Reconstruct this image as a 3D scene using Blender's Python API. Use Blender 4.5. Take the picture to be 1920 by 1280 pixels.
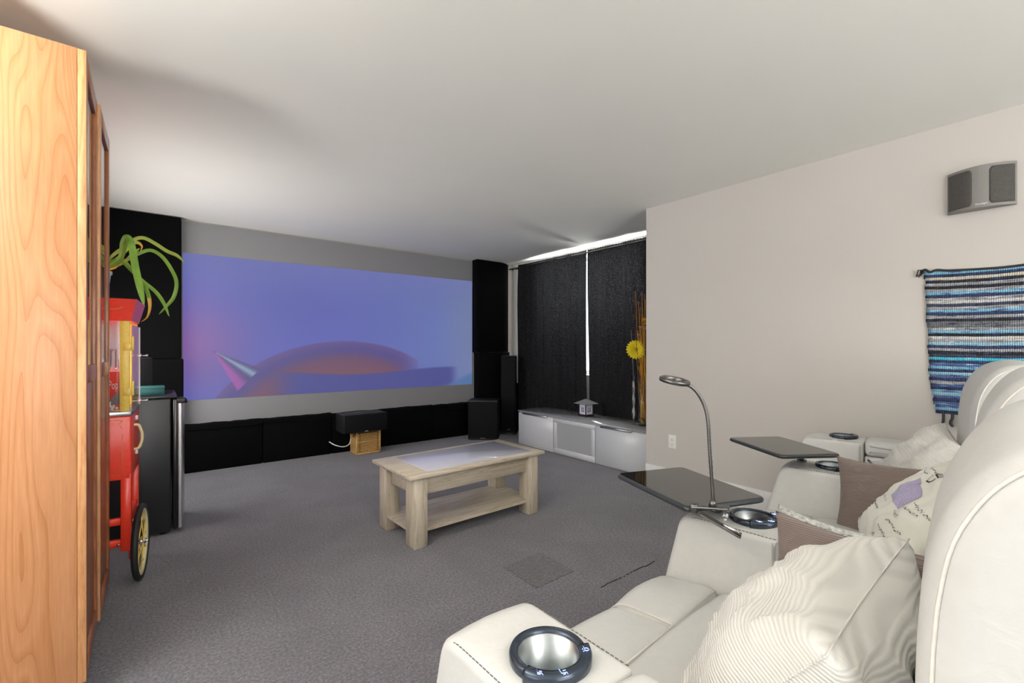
import bpy, bmesh, math, random
from mathutils import Vector, Matrix, noise
random.seed(7)
for o in list(bpy.data.objects): bpy.data.objects.remove(o)
SC = bpy.context.scene
COL = SC.collection
PI = math.pi
def rad(d): return d*PI/180

# ------------------------------------------------------------------ camera
YAW = 38.2
cam_d = bpy.data.cameras.new('camera'); cam = bpy.data.objects.new('camera', cam_d); COL.objects.link(cam)
cam.location = (0, 0, 1.2); cam.rotation_euler = (PI/2, 0, -rad(YAW))
cam_d.sensor_width = 36; cam_d.lens = 865/1920*36; cam_d.shift_y = 12/1920; cam_d.clip_start = .02
SC.camera = cam
# ------------------------------------------------------------------ sky
W = bpy.data.worlds.new('sky'); SC.world = W; W.use_nodes = True
bgn = W.node_tree.nodes['Background']; bgn.inputs[0].default_value = (.93, .96, 1, 1); bgn.inputs[1].default_value = 4.0
# ------------------------------------------------------------------ daylight at the windows; the left one is assumed, the rear and side ones are added
def area(name, loc, rot, sx, sy, power, colr=(1, 1, 1)):
    l = bpy.data.lights.new(name, 'AREA'); l.shape = 'RECTANGLE'; l.size = sx; l.size_y = sy; l.energy = power; l.color = colr
    o = bpy.data.objects.new(name, l); COL.objects.link(o); o.location = loc; o.rotation_euler = rot
    return o
area('assumed_left_window_light', (-2.97, .0, 1.2), (PI/2, 0, -PI/2), 2.0, 2.0, 4, (1, .985, .97))  # assumed window source out of view, guessed from the shadow on the ceiling
area('added_rear_window_light', (1.0, -3.17, 1.25), (PI/2, 0, 0), 3.6, 2.0, 52, (1, .99, .975))  # added window source behind the camera, fills the room with soft light
area('added_side_light', (-.5, 4.15, 1.2), (PI/2, 0, -PI/2), 1.9, .75, 40, (1, .985, .97))  # made-up window source hidden by the bookcase, brightens the far end
area('daylight_curtain_window', (4.66, 3.9, 2.0), (PI/2, 0, PI/2), 1.7, .8, 420, (.97, .985, 1))
SC.view_settings.view_transform = 'Standard'; SC.view_settings.look = 'None'
SC.view_settings.exposure = 0.12; SC.view_settings.gamma = 1; SC.view_settings.use_curve_mapping = False

# ================================================================== helpers
def srgb(r, g, b):
    def f(c):
        c /= 255.
        return c/12.92 if c <= .04045 else ((c+.055)/1.055)**2.4
    return (f(r), f(g), f(b), 1)
def wmat(o):
    m = o.matrix_basis.copy()
    if o.parent: m = wmat(o.parent) @ o.matrix_parent_inverse @ m
    return m
def setp(o, p):
    if p is not None:
        o.parent = p; o.matrix_parent_inverse = wmat(p).inverted()
def tag(o, label, cat, group=None):
    o['label'] = label; o['category'] = cat
    if group: o['group'] = group
    return o
def thing(name, label, cat, loc=(0, 0, 0), rz=0, group=None):
    o = bpy.data.objects.new(name, None); COL.objects.link(o); o.location = loc; o.rotation_euler = (0, 0, rz)
    o.empty_display_size = .1
    return tag(o, label, cat, group)
def link(name, me, mat=None, parent=None, M=None, smooth=None, local=True):
    """link a mesh; M is its transform in the parent's space (local) or in the world"""
    if mat is not None and not me.materials: me.materials.append(mat)
    if smooth is not None:
        for p in me.polygons: p.use_smooth = smooth
    o = bpy.data.objects.new(name, me); COL.objects.link(o)
    if M is not None: o.matrix_basis = M
    if parent is not None:
        if local: o.parent = parent
        else: setp(o, parent)
    return o
def struct(name, me, mat, parent=None):
    o = link(name, me, mat, parent)
    if parent is None: o['kind'] = 'structure'
    return o
def T(x, y, z): return Matrix.Translation((x, y, z))
def RZ(d): return Matrix.Rotation(rad(d), 4, 'Z')
def RX(d): return Matrix.Rotation(rad(d), 4, 'X')
def RY(d): return Matrix.Rotation(rad(d), 4, 'Y')
class MB:
    def __init__(s): s.v = []; s.f = []; s.sm = []
    def add(s, vs, fs, smooth=False, M=None):
        n = len(s.v)
        for q in vs:
            q = Vector(q)
            s.v.append(tuple(M @ q) if M else tuple(q))
        for f in fs: s.f.append(tuple(i+n for i in f)); s.sm.append(smooth)
        return s
    def box(s, x0, x1, y0, y1, z0, z1, M=None):
        vs = [(x0,y0,z0),(x1,y0,z0),(x1,y1,z0),(x0,y1,z0),(x0,y0,z1),(x1,y0,z1),(x1,y1,z1),(x0,y1,z1)]
        return s.add(vs, [(0,3,2,1),(4,5,6,7),(0,1,5,4),(1,2,6,5),(2,3,7,6),(3,0,4,7)], False, M)
    def bbox(s, x0, x1, y0, y1, z0, z1, b=.005, seg=2, M=None, smooth=True):
        bm = bmesh.new(); bmesh.ops.create_cube(bm, size=1)
        for v in bm.verts:
            v.co = Vector(((x0+x1)/2+v.co.x*(x1-x0), (y0+y1)/2+v.co.y*(y1-y0), (z0+z1)/2+v.co.z*(z1-z0)))
        bmesh.ops.bevel(bm, geom=bm.edges[:], offset=b, segments=seg, profile=.5, affect='EDGES')
        bm.verts.index_update()
        s.add([v.co for v in bm.verts], [[v.index for v in f.verts] for f in bm.faces], smooth, M); bm.free(); return s
    def tube(s, pts, r, n=8, M=None, cap=True, closed=False):
        pts = [Vector(p) for p in pts]; N = len(pts)
        rr = r if hasattr(r, '__len__') else [r]*N
        vs = []; up = None
        for i, p in enumerate(pts):
            if closed: t = pts[(i+1) % N]-pts[i-1]
            else: t = pts[min(i+1, N-1)]-pts[max(i-1, 0)]
            t.normalize()
            if up is None:
                up = Vector((0, 0, 1)) if abs(t.z) < .9 else Vector((1, 0, 0))
            a = t.cross(up)
            if a.length < 1e-6: a = t.orthogonal()
            a.normalize(); b = a.cross(t); up = b
            for k in range(n):
                q = 2*PI*k/n; vs.append(p+(a*math.cos(q)+b*math.sin(q))*rr[i])
        fs = []
        for i in range(N if closed else N-1):
            j = (i+1) % N
            for k in range(n): fs.append((i*n+k, i*n+(k+1) % n, j*n+(k+1) % n, j*n+k))
        if cap and not closed: fs.append(tuple(range(n-1, -1, -1))); fs.append(tuple(range((N-1)*n, N*n)))
        return s.add(vs, fs, True, M)
    def lathe(s, prof, n=24, M=None, a0=0, a1=2*PI):
        full = abs(a1-a0-2*PI) < 1e-5
        vs = []; m = len(prof); K = n if full else n+1
        for k in range(K):
            q = a0+(a1-a0)*k/n
            for (r, z) in prof: vs.append((r*math.cos(q), r*math.sin(q), z))
        fs = []
        for k in range(n):
            j = (k+1) % K
            for i in range(m-1): fs.append((k*m+i, j*m+i, j*m+i+1, k*m+i+1))
        if not full:
            fs.append(tuple(range(m))); fs.append(tuple(range((K-1)*m+m-1, (K-1)*m-1, -1)))
        return s.add(vs, fs, True, M)
    def prism(s, poly, z0, z1, M=None):
        n = len(poly)
        vs = [(x, y, z0) for x, y in poly]+[(x, y, z1) for x, y in poly]
        fs = [tuple(range(n-1, -1, -1)), tuple(range(n, 2*n))]+[(i, (i+1) % n, (i+1) % n+n, i+n) for i in range(n)]
        return s.add(vs, fs, False, M)
    def rprism(s, prof, x0, x1, r=.03, k=4, M=None, puff=0, nx=0):
        """closed profile in (y,z), counter-clockwise, extruded along x with rounded ends; puff swells the middle"""
        n = len(prof); P = [Vector(p) for p in prof]
        nor = []
        for i in range(n):
            e = P[(i+1) % n]-P[i-1]; q = Vector((e.y, -e.x)); q.normalize(); nor.append(q)
        secs = []
        for t in range(k+1):
            a = PI/2*t/k; secs.append((x0+r*(1-math.cos(a)), r*(1-math.sin(a))))
        for t in range(1, nx+1):
            u = t/(nx+1); secs.append((x0+r+(x1-x0-2*r)*u, -puff*math.sin(PI*u)))
        for t in range(k, -1, -1):
            a = PI/2*t/k; secs.append((x1-r*(1-math.cos(a)), r*(1-math.sin(a))))
        vs = []
        for x, ins in secs:
            for i in range(n): q = P[i]-nor[i]*ins; vs.append((x, q.x, q.y))
        fs = []
        for a in range(len(secs)-1):
            for i in range(n): fs.append((a*n+i, (a+1)*n+i, (a+1)*n+(i+1) % n, a*n+(i+1) % n))
        fs.append(tuple(range(n))); L = (len(secs)-1)*n; fs.append(tuple(L+i for i in range(n-1, -1, -1)))
        return s.add(vs, [tuple(reversed(f)) for f in fs], True, M)
    def mesh(s, name, mat=None):
        me = bpy.data.meshes.new(name); me.from_pydata(s.v, [], s.f)
        for p, q in zip(me.polygons, s.sm): p.use_smooth = q
        bm = bmesh.new(); bm.from_mesh(me); bmesh.ops.recalc_face_normals(bm, faces=bm.faces[:]); bm.to_mesh(me); bm.free()
        if mat: me.materials.append(mat)
        return me
    def build(s, name, mat, parent=None, M=None, local=True): return link(name, s.mesh(name, mat), None, parent, M, None, local)
def catmull(pts, m=8, closed=False):
    P = [Vector(p) for p in pts]; N = len(P); out = []
    for i in range(N if closed else N-1):
        if closed: a, b, c, d = P[i-1], P[i], P[(i+1) % N], P[(i+2) % N]
        else: a, b, c, d = P[max(i-1, 0)], P[i], P[i+1], P[min(i+2, N-1)]
        for k in range(m):
            t = k/m
            out.append(.5*((2*b)+(c-a)*t+(2*a-5*b+4*c-d)*t*t+(3*b-a-3*c+d)*t**3))
    if not closed: out.append(P[-1])
    return out
def roundpoly(pts, rs, seg=5):
    """polygon corners rounded with radius rs (number or list)"""
    P = [Vector(p) for p in pts]; n = len(P); out = []
    for i in range(n):
        r = rs if not hasattr(rs, '__len__') else rs[i]
        a, b, c = P[i-1], P[i], P[(i+1) % n]
        u = (a-b); v = (c-b); lu, lv = u.length, v.length; u.normalize(); v.normalize()
        d = min(r, lu*.48, lv*.48)
        if d < 1e-5: out.append(b); continue
        p, q = b+u*d, b+v*d
        for k in range(seg+1):
            t = k/seg; out.append(p*(1-t)**2+b*2*t*(1-t)+q*t*t)
    return [tuple(p) for p in out]
def resample(poly, step):
    out = []; n = len(poly)
    for i in range(n):
        a = Vector(poly[i]); b = Vector(poly[(i+1) % n]); L = (b-a).length; k = max(1, int(L/step+.5))
        for j in range(k): out.append(tuple(a.lerp(b, j/k)))
    return out
def text_mesh(txt, size, extrude=0, shear=0, align='CENTER'):
    cu = bpy.data.curves.new('lettering', 'FONT'); cu.body = txt; cu.size = size; cu.extrude = extrude; cu.shear = shear
    cu.align_x = align; cu.align_y = 'CENTER'; cu.resolution_u = 2
    o = bpy.data.objects.new('lettering', cu); COL.objects.link(o)
    dg = bpy.context.evaluated_depsgraph_get(); dg.update()
    me = bpy.data.meshes.new_from_object(o.evaluated_get(dg))
    bpy.data.objects.remove(o); bpy.data.curves.remove(cu)
    return me
def boolcut(me, cutter, solver='EXACT'):
    a = bpy.data.objects.new('a', me); b = bpy.data.objects.new('b', cutter); COL.objects.link(a); COL.objects.link(b)
    md = a.modifiers.new('cut', 'BOOLEAN'); md.object = b; md.operation = 'DIFFERENCE'; md.solver = solver
    dg = bpy.context.evaluated_depsgraph_get(); dg.update()
    r = bpy.data.meshes.new_from_object(a.evaluated_get(dg))
    bpy.data.objects.remove(a); bpy.data.objects.remove(b)
    return r

# ================================================================== materials
class NT:
    def __init__(s, name):
        s.m = bpy.data.materials.new(name); s.m.use_nodes = True; s.t = s.m.node_tree; s.b = s.t.nodes['Principled BSDF']
    def n(s, kind, **kw):
        x = s.t.nodes.new(kind)
        for k, v in kw.items():
            if k.startswith('i_'):
                key = k[2:]; key = int(key) if key.isdigit() else key.replace('_', ' ')
                x.inputs[key].default_value = v
            else: setattr(x, k, v)
        return x
    def l(s, a, ao, b, bi): s.t.links.new(a.outputs[ao], b.inputs[bi])
    def coords(s, scale=(1, 1, 1), rot=(0, 0, 0), which='Object'):
        tc = s.n('ShaderNodeTexCoord'); mp = s.n('ShaderNodeMapping'); mp.inputs['Scale'].default_value = scale; mp.inputs['Rotation'].default_value = rot
        s.l(tc, which, mp, 0); return mp
    def ramp(s, src, out, stops, interp='LINEAR'):
        r = s.n('ShaderNodeValToRGB'); e = r.color_ramp.elements; r.color_ramp.interpolation = interp
        while len(e) < len(stops): e.new(.5)
        for i, (p, c) in enumerate(stops): e[i].position = p; e[i].color = c
        s.l(src, out, r, 0); return r
    def bump(s, src, out, strength=.3, dist=.01, prev=None):
        b = s.n('ShaderNodeBump'); b.inputs['Strength'].default_value = strength; b.inputs['Distance'].default_value = dist
        s.l(src, out, b, 'Height')
        if prev: s.l(prev, 0, b, 'Normal')
        s.l(b, 0, s.b, 'Normal'); return b
    def base(s, c, rough=.5, metal=0, **kw):
        s.b.inputs['Base Color'].default_value = c; s.b.inputs['Roughness'].default_value = rough; s.b.inputs['Metallic'].default_value = metal
        for k, v in kw.items(): s.b.inputs[k.replace('_', ' ')].default_value = v
        return s
def plain(name, c, rough=.5, metal=0, nscale=60, namt=.06, bump=.0, **kw):
    s = NT(name).base(c, rough, metal, **kw)
    mp = s.coords(); no = s.n('ShaderNodeTexNoise', i_Scale=nscale, i_Detail=3.0); s.l(mp, 0, no, 'Vector')
    lo = tuple(x*(1-namt) for x in c[:3])+(1,); hi = tuple(min(1, x*(1+namt)) for x in c[:3])+(1,)
    r = s.ramp(no, 'Fac', [(.3, lo), (.7, hi)]); s.l(r, 0, s.b, 'Base Color')
    if bump: s.bump(no, 'Fac', bump, .002)
    return s.m
def paint(name, c):
    s = NT(name).base(c, .85)
    mp = s.coords(); no = s.n('ShaderNodeTexNoise', i_Scale=220.0, i_Detail=2.0); s.l(mp, 0, no, 'Vector')
    n2 = s.n('ShaderNodeTexNoise', i_Scale=1.3, i_Detail=2.0); s.l(mp, 0, n2, 'Vector')
    r = s.ramp(n2, 'Fac', [(.3, tuple(x*.975 for x in c[:3])+(1,)), (.7, c)]); s.l(r, 0, s.b, 'Base Color')
    s.bump(no, 'Fac', .12, .0008); return s.m
def wood(name, c1, c2, c3, axis='Z', scale=1.0, rough=.4, fine=1.0, cath=0.0):
    s = NT(name).base(c1, rough)
    st = {'Z': (9, 9, .9), 'X': (.9, 9, 9), 'Y': (9, .9, 9)}[axis]
    mp = s.coords(tuple(q*scale for q in st))
    n1 = s.n('ShaderNodeTexNoise', i_Scale=1.1, i_Detail=3.0, i_Distortion=.6); s.l(mp, 0, n1, 'Vector')
    mul = s.n('ShaderNodeMath', operation='MULTIPLY'); mul.inputs[1].default_value = 9+cath; s.l(n1, 'Fac', mul, 0)
    fr = s.n('ShaderNodeMath', operation='PINGPONG'); fr.inputs[1].default_value = 1.0; s.l(mul, 0, fr, 0)
    mp2 = s.coords(tuple(q*scale*9 for q in st)); n2 = s.n('ShaderNodeTexNoise', i_Scale=2.2, i_Detail=4.0); s.l(mp2, 0, n2, 'Vector')
    mx = s.n('ShaderNodeMath', operation='MULTIPLY_ADD'); mx.inputs[1].default_value = .45; s.l(fr, 0, mx, 0)
    sc = s.n('ShaderNodeMath', operation='MULTIPLY'); sc.inputs[1].default_value = .65*fine; s.l(n2, 'Fac', sc, 0); s.l(sc, 0, mx, 2)
    r = s.ramp(mx, 0, [(.15, c3), (.45, c1), (.8, c2)]); s.l(r, 0, s.b, 'Base Color')
    s.bump(n2, 'Fac', .08, .001); return s.m
def leather(name, c, rough=.42):
    s = NT(name).base(c, rough)
    mp = s.coords(); v = s.n('ShaderNodeTexVoronoi', i_Scale=420.0); s.l(mp, 0, v, 'Vector')
    n = s.n('ShaderNodeTexNoise', i_Scale=26.0, i_Detail=5.0, i_Distortion=1.2); s.l(mp, 0, n, 'Vector')
    r = s.ramp(n, 'Fac', [(.3, tuple(x*.96 for x in c[:3])+(1,)), (.7, c)]); s.l(r, 0, s.b, 'Base Color')
    b1 = s.bump(v, 'Distance', .06, .0006); s.bump(n, 'Fac', .16, .006, b1); return s.m
def cloth(name, c, scale=900, amt=.25, rough=.95, bump=.3, sheen=.15):
    s = NT(name).base(c, rough, Sheen_Weight=sheen, Specular_IOR_Level=.5 if sheen else .12)
    mp = s.coords(); n = s.n('ShaderNodeTexNoise', i_Scale=float(scale), i_Detail=2.0); s.l(mp, 0, n, 'Vector')
    r = s.ramp(n, 'Fac', [(.3, tuple(x*(1-amt) for x in c[:3])+(1,)), (.7, tuple(min(1, x*(1+amt)) for x in c[:3])+(1,))]); s.l(r, 0, s.b, 'Base Color')
    s.bump(n, 'Fac', bump, .002); return s.m
def corduroy(name, c, ribs=210., dark=.8):
    s = NT(name).base(c, .92, Sheen_Weight=.2)
    mp = s.coords(); n = s.n('ShaderNodeTexNoise', i_Scale=5.0, i_Detail=2.0); s.l(mp, 0, n, 'Vector')
    w = s.n('ShaderNodeTexWave', wave_type='BANDS', bands_direction='Y', i_Scale=ribs, i_Distortion=.5, i_Detail=1.0); w.inputs['Detail Scale'].default_value = .12
    s.l(mp, 0, w, 'Vector')
    r = s.ramp(w, 'Fac', [(.0, tuple(x*dark for x in c[:3])+(1,)), (.6, c)]); s.l(r, 0, s.b, 'Base Color')
    s.bump(w, 'Fac', .4, .004); return s.m
def metal(name, c, rough=.3): return plain(name, c, rough, 1.0, 120, .05)
def emis(name, c, st):
    s = NT(name).base((0, 0, 0, 1), .6); s.b.inputs['Emission Color'].default_value = c; s.b.inputs['Emission Strength'].default_value = st; return s.m
def glass(name, c=(1, 1, 1, 1), rough=0.0):
    s = NT(name); t = s.t
    tr = s.n('ShaderNodeBsdfTransparent'); tr.inputs[0].default_value = c
    gl = s.n('ShaderNodeBsdfGlossy'); gl.inputs['Roughness'].default_value = rough
    lw = s.n('ShaderNodeLayerWeight', i_Blend=.5); pw = s.n('ShaderNodeMath', operation='POWER'); pw.inputs[1].default_value = 4; s.l(lw, 'Facing', pw, 0)
    fr = s.n('ShaderNodeMath', operation='MULTIPLY_ADD'); fr.inputs[1].default_value = .85; fr.inputs[2].default_value = .035; s.l(pw, 0, fr, 0); mx = s.n('ShaderNodeMixShader')
    s.l(fr, 0, mx, 0); s.l(tr, 0, mx, 1); s.l(gl, 0, mx, 2); s.l(mx, 0, t.nodes['Material Output'], 'Surface'); return s.m

M = {}
M['ceil'] = paint('ceiling_paint', srgb(238, 237, 228)); M['wall'] = paint('wall_paint', srgb(200, 194, 186)); M['wall2'] = paint('alcove_paint', srgb(228, 226, 222))
M['trim'] = plain('white_trim', srgb(232, 230, 226), .5)
def carpet(name, base, k=1.0):
    s = NT(name).base(base, 1.0, Sheen_Weight=.25, Sheen_Roughness=.6)
    mp = s.coords()
    n1 = s.n('ShaderNodeTexNoise', i_Scale=85.0, i_Detail=6.0, i_Roughness=.82); s.l(mp, 0, n1, 'Vector')
    n2 = s.n('ShaderNodeTexNoise', i_Scale=3.2, i_Detail=3.0, i_Distortion=.6); s.l(mp, 0, n2, 'Vector')
    r1 = s.ramp(n1, 'Fac', [(.34, tuple(x*.25*k for x in base[:3])+(1,)), (.5, tuple(x*k for x in base[:3])+(1,)), (.68, tuple(x*2.2*k for x in base[:3])+(1,))])
    r2 = s.ramp(n2, 'Fac', [(.3, (.78, .78, .79, 1)), (.7, (1.0, 1.0, 1.0, 1))])
    mx = s.n('ShaderNodeMix', data_type='RGBA', blend_type='MULTIPLY'); mx.inputs[0].default_value = 1
    s.l(r1, 0, mx, 6); s.l(r2, 0, mx, 7); s.l(mx, 2, s.b, 'Base Color')
    s.bump(n1, 'Fac', .9, .006); return s.m
M['carpet'] = carpet('carpet', srgb(104, 100, 109)); M['carpet2'] = carpet('carpet_patch', srgb(104, 101, 107), .72)
def veneer(name):
    s = NT(name).base(srgb(224, 170, 116), .4)
    mp = s.coords((5.5, 5.5, .55)); n1 = s.n('ShaderNodeTexNoise', i_Scale=1.0, i_Detail=1.5, i_Distortion=.25); s.l(mp, 0, n1, 'Vector')
    mul = s.n('ShaderNodeMath', operation='MULTIPLY'); mul.inputs[1].default_value = 34; s.l(n1, 'Fac', mul, 0)
    fr = s.n('ShaderNodeMath', operation='FRACT'); s.l(mul, 0, fr, 0)
    r = s.ramp(fr, 0, [(0, srgb(190, 126, 78)), (.14, srgb(200, 138, 90)), (.45, srgb(210, 150, 104)), (1, srgb(204, 143, 97))])
    mp2 = s.coords((160, 160, 9)); n2 = s.n('ShaderNodeTexNoise', i_Scale=1.0, i_Detail=3.0); s.l(mp2, 0, n2, 'Vector')
    r2 = s.ramp(n2, 'Fac', [(.3, (.88, .86, .84, 1)), (.65, (1, 1, 1, 1))])
    mx = s.n('ShaderNodeMix', data_type='RGBA', blend_type='MULTIPLY'); mx.inputs[0].default_value = 1; s.l(r, 0, mx, 6); s.l(r2, 0, mx, 7); s.l(mx, 2, s.b, 'Base Color')
    s.bump(n2, 'Fac', .05, .0006); return s.m
M['beech'] = veneer('beech_veneer')
M['beech_edge'] = wood('beech_edge', srgb(205, 148, 98), srgb(222, 168, 118), srgb(180, 122, 78), 'Z', 2, .4)
M['cherry'] = wood('reddish_wood', srgb(150, 92, 60), srgb(170, 108, 72), srgb(122, 72, 46), 'Z', 2, .28)
M['oak'] = wood('sonoma_oak', srgb(186, 173, 153), srgb(202, 190, 171), srgb(150, 135, 114), 'X', 1.6, .38, 1.15)
M['oak_z'] = wood('sonoma_oak_upright', srgb(186, 173, 153), srgb(202, 190, 171), srgb(150, 135, 114), 'Z', 1.6, .42, 1.15)
M['glass'] = glass('clear_glass'); M['acrylic'] = glass('clear_acrylic', (.93, .93, .96, 1))
M['black_fab'] = cloth('black_acoustic_fabric', (.0022, .0022, .0026, 1), 500, .6, sheen=0)
M['grille'] = cloth('speaker_grille', (.009, .009, .0095, 1), 700, .5, .8, sheen=0)
M['black'] = plain('black_vinyl', (.013, .013, .014, 1), .45); M['black_gloss'] = plain('black_plastic', (.012, .012, .014, 1), .25)
M['fridge'] = plain('fridge_black', (.014, .015, .017, 1), .38, 0, 300, .2, .1)
M['steel'] = metal('brushed_steel', (.62, .62, .63, 1), .32); M['chrome'] = metal('chrome', (.8, .8, .82, 1), .12); M['gunmetal'] = metal('gunmetal', (.16, .155, .15, 1), .33)
M['red'] = plain('red_enamel', srgb(240, 64, 42), .3); M['gold'] = plain('yellow_enamel', srgb(240, 208, 100), .4); M['cream'] = plain('cream_enamel', srgb(226, 214, 160), .4)
M['goldline'] = plain('gold_print', srgb(220, 180, 80), .4); M['whiteprint'] = plain('white_print', srgb(235, 232, 220), .5); M['darkprint'] = plain('ink_print', srgb(42, 44, 52), .9)
M['rubber'] = plain('tyre_rubber', (.012, .012, .012, 1), .6)
M['leather'] = leather('white_leather', srgb(208, 207, 203)); M['stitch'] = plain('stitching', srgb(112, 106, 98), .9); M['stitch_w'] = plain('pale_stitching', srgb(224, 220, 212), .8)
M['cord_w'] = corduroy('white_corduroy', srgb(222, 219, 212), 46., .87); M['cord_b'] = corduroy('brown_corduroy', srgb(132, 116, 109), 60., .62)
M['linen'] = cloth('script_linen', srgb(226, 224, 212), 500, .05); M['linen_g'] = cloth('grey_script_linen', srgb(186, 186, 182), 90, .35); M['plum'] = cloth('plum_print', srgb(168, 160, 188), 300, .2)
M['white_lac'] = plain('white_lacquer', srgb(206, 207, 208), .3, 0, 40, .02); M['top_glass'] = plain('grey_glass_top', srgb(150, 151, 153), .12, 0, 40, .02)
M['frost'] = plain('frosted_glass', srgb(168, 170, 170), .3, 0, 90, .03)
M['plastic_w'] = plain('white_plastic', srgb(232, 230, 224), .4, 0, 40, .02)
M['slot'] = plain('dark_slot', (.02, .02, .02, 1), .6)
M['wicker'] = plain('wicker', srgb(216, 172, 104), .6, 0, 90, .25, .3)
M['wicker_d'] = plain('wicker_inside', srgb(120, 84, 44), .8)
M['grey_sp'] = plain('grey_speaker_shell', srgb(128, 125, 120), .45, 0, 300, .06); M['grey_grille'] = cloth('grey_grille', srgb(78, 75, 71), 420, .45)

# ================================================================== the room
H = 2.44; YB = 5.485; XR = 3.495; XW = 4.32; YE = 2.5; XL = -.52; XLL = -3.0; YF = -3.2; YJ = 2.17
mb = MB().box(XLL-.1, XW+.2, YF-.1, YB+.12, -.1, 0); struct('floor', mb.mesh('floor'), M['carpet'])
mb = MB().box(XLL-.1, XW+.2, YF-.1, YB+.12, H, H+.1); struct('ceiling', mb.mesh('ceiling'), M['ceil'])
mb = MB().box(XL-.1, XW+.2, YB, YB+.12, 0, H); struct('wall_back', mb.mesh('wall_back'), M['wall'])
mb = MB().box(XR, XW+.2, YF, YE, 0, H); struct('wall_right', mb.mesh('wall_right'), M['wall'])
mb = MB()
wy0, wy1, wz0, wz1 = 3.05, 4.78, .86, 2.36
mb.box(XW, XW+.2, YE, wy0, 0, H).box(XW, XW+.2, wy1, YB, 0, H).box(XW, XW+.2, wy0, wy1, 0, wz0).box(XW, XW+.2, wy0, wy1, wz1, H)
struct('wall_alcove', mb.mesh('wall_alcove'), M['wall2'])
sy0, sy1, sz0, sz1 = 3.2, 5.1, .8, 1.6  # opening cut for the added side window
mb = MB().box(XL-.1, XL, YJ, sy0, 0, H).box(XL-.1, XL, sy1, YB, 0, H).box(XL-.1, XL, sy0, sy1, 0, sz0).box(XL-.1, XL, sy0, sy1, sz1, H).box(XLL-.1, XL-.1, YJ, YJ+.1, 0, H); struct('wall_left', mb.mesh('wall_left'), M['wall'])
mb = MB(); ly0, ly1, lz0, lz1 = -1.05, 1.05, .15, 2.25  # opening cut for the assumed left window
mb.box(XLL-.1, XLL, YF, ly0, 0, H).box(XLL-.1, XLL, ly1, YJ, 0, H).box(XLL-.1, XLL, ly0, ly1, 0, lz0).box(XLL-.1, XLL, ly0, ly1, lz1, H)
struct('wall_entry', mb.mesh('wall_entry'), M['wall'])
mb = MB(); rx0, rx1, rz0, rz1 = -.85, 2.85, .2, 2.3  # opening cut for the added rear window
mb.box(XLL, rx0, YF-.1, YF, 0, H).box(rx1, XR, YF-.1, YF, 0, H).box(rx0, rx1, YF-.1, YF, 0, rz0).box(rx0, rx1, YF-.1, YF, rz1, H)
struct('wall_rear', mb.mesh('wall_rear'), M['wall'])
def winframe(name, M_, w, h, bars):
    t = .05
    root = struct(name, MB().box(-w/2, w/2, -.03, .03, -h/2, -h/2+t).box(-w/2, w/2, -.03, .03, h/2-t, h/2).box(-w/2, -w/2+t, -.03, .03, -h/2, h/2).box(w/2-t, w/2, -.03, .03, -h/2, h/2).mesh(name), M['trim'])
    root.matrix_basis = M_
    for b in range(1, bars+1):
        x = -w/2+w*b/(bars+1); MB().box(x-.02, x+.02, -.02, .02, -h/2+t, h/2-t).build('mullion', M['trim'], root)
    for b in range(bars+1):
        x0 = -w/2+w*b/(bars+1); x1 = -w/2+w*(b+1)/(bars+1)
        MB().box(x0+.02, x1-.02, -.003, .003, -h/2+.03, h/2-.03).build('pane', M['glass'], root)
winframe('window_1', T(XW+.14, (wy0+wy1)/2, (wz0+wz1)/2) @ RZ(90), wy1-wy0, wz1-wz0, 1)
winframe('assumed_window_2', T(XLL-.06, (ly0+ly1)/2, (lz0+lz1)/2) @ RZ(90), ly1-ly0, lz1-lz0, 1)  # assumed window, out of view, frames the left light
winframe('added_window_4', T(XL-.06, (sy0+sy1)/2, (sz0+sz1)/2) @ RZ(90), sy1-sy0, sz1-sz0, 1)  # added window, out of view, there to carry the extra side light
winframe('added_window_3', T((rx0+rx1)/2, YF-.06, (rz0+rz1)/2), rx1-rx0, rz1-rz0, 2)  # added window behind the camera, frames the rear fill light
mb = MB().bbox(XR-.014, XR, YF, YE, 0, .17, .004); mb.bbox(XR-.02, XR, YF, YE, 0, .02, .004); struct('baseboard_right', mb.mesh('baseboard'), M['trim'])
# carpet repair patch and slit
def at_floor(pts): return [(x, y, .0) for x, y in pts]
me = MB()
rnd = random.Random(3); poly = resample([(1.517, 1.735), (1.792, 1.742), (1.806, 2.026), (1.524, 2.014)], .012)
poly = [(x+rnd.uniform(-.005, .005), y+rnd.uniform(-.005, .005)) for x, y in poly]
me.prism(poly, -.01, .003); pt = me.build('carpet_patch', M['carpet2'], bpy.data.objects['floor'])
me = MB()
for i in range(14):
    a = i/13.; x = 1.80+.42*a; y = 1.541+rnd.uniform(-.004, .004); L = rnd.uniform(.004, .022)
    me.box(x-L, x+L, y-.0018, y+.0018, -.01, .0035)
o = me.build('carpet_slit', M['slot'], bpy.data.objects['floor'])

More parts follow.
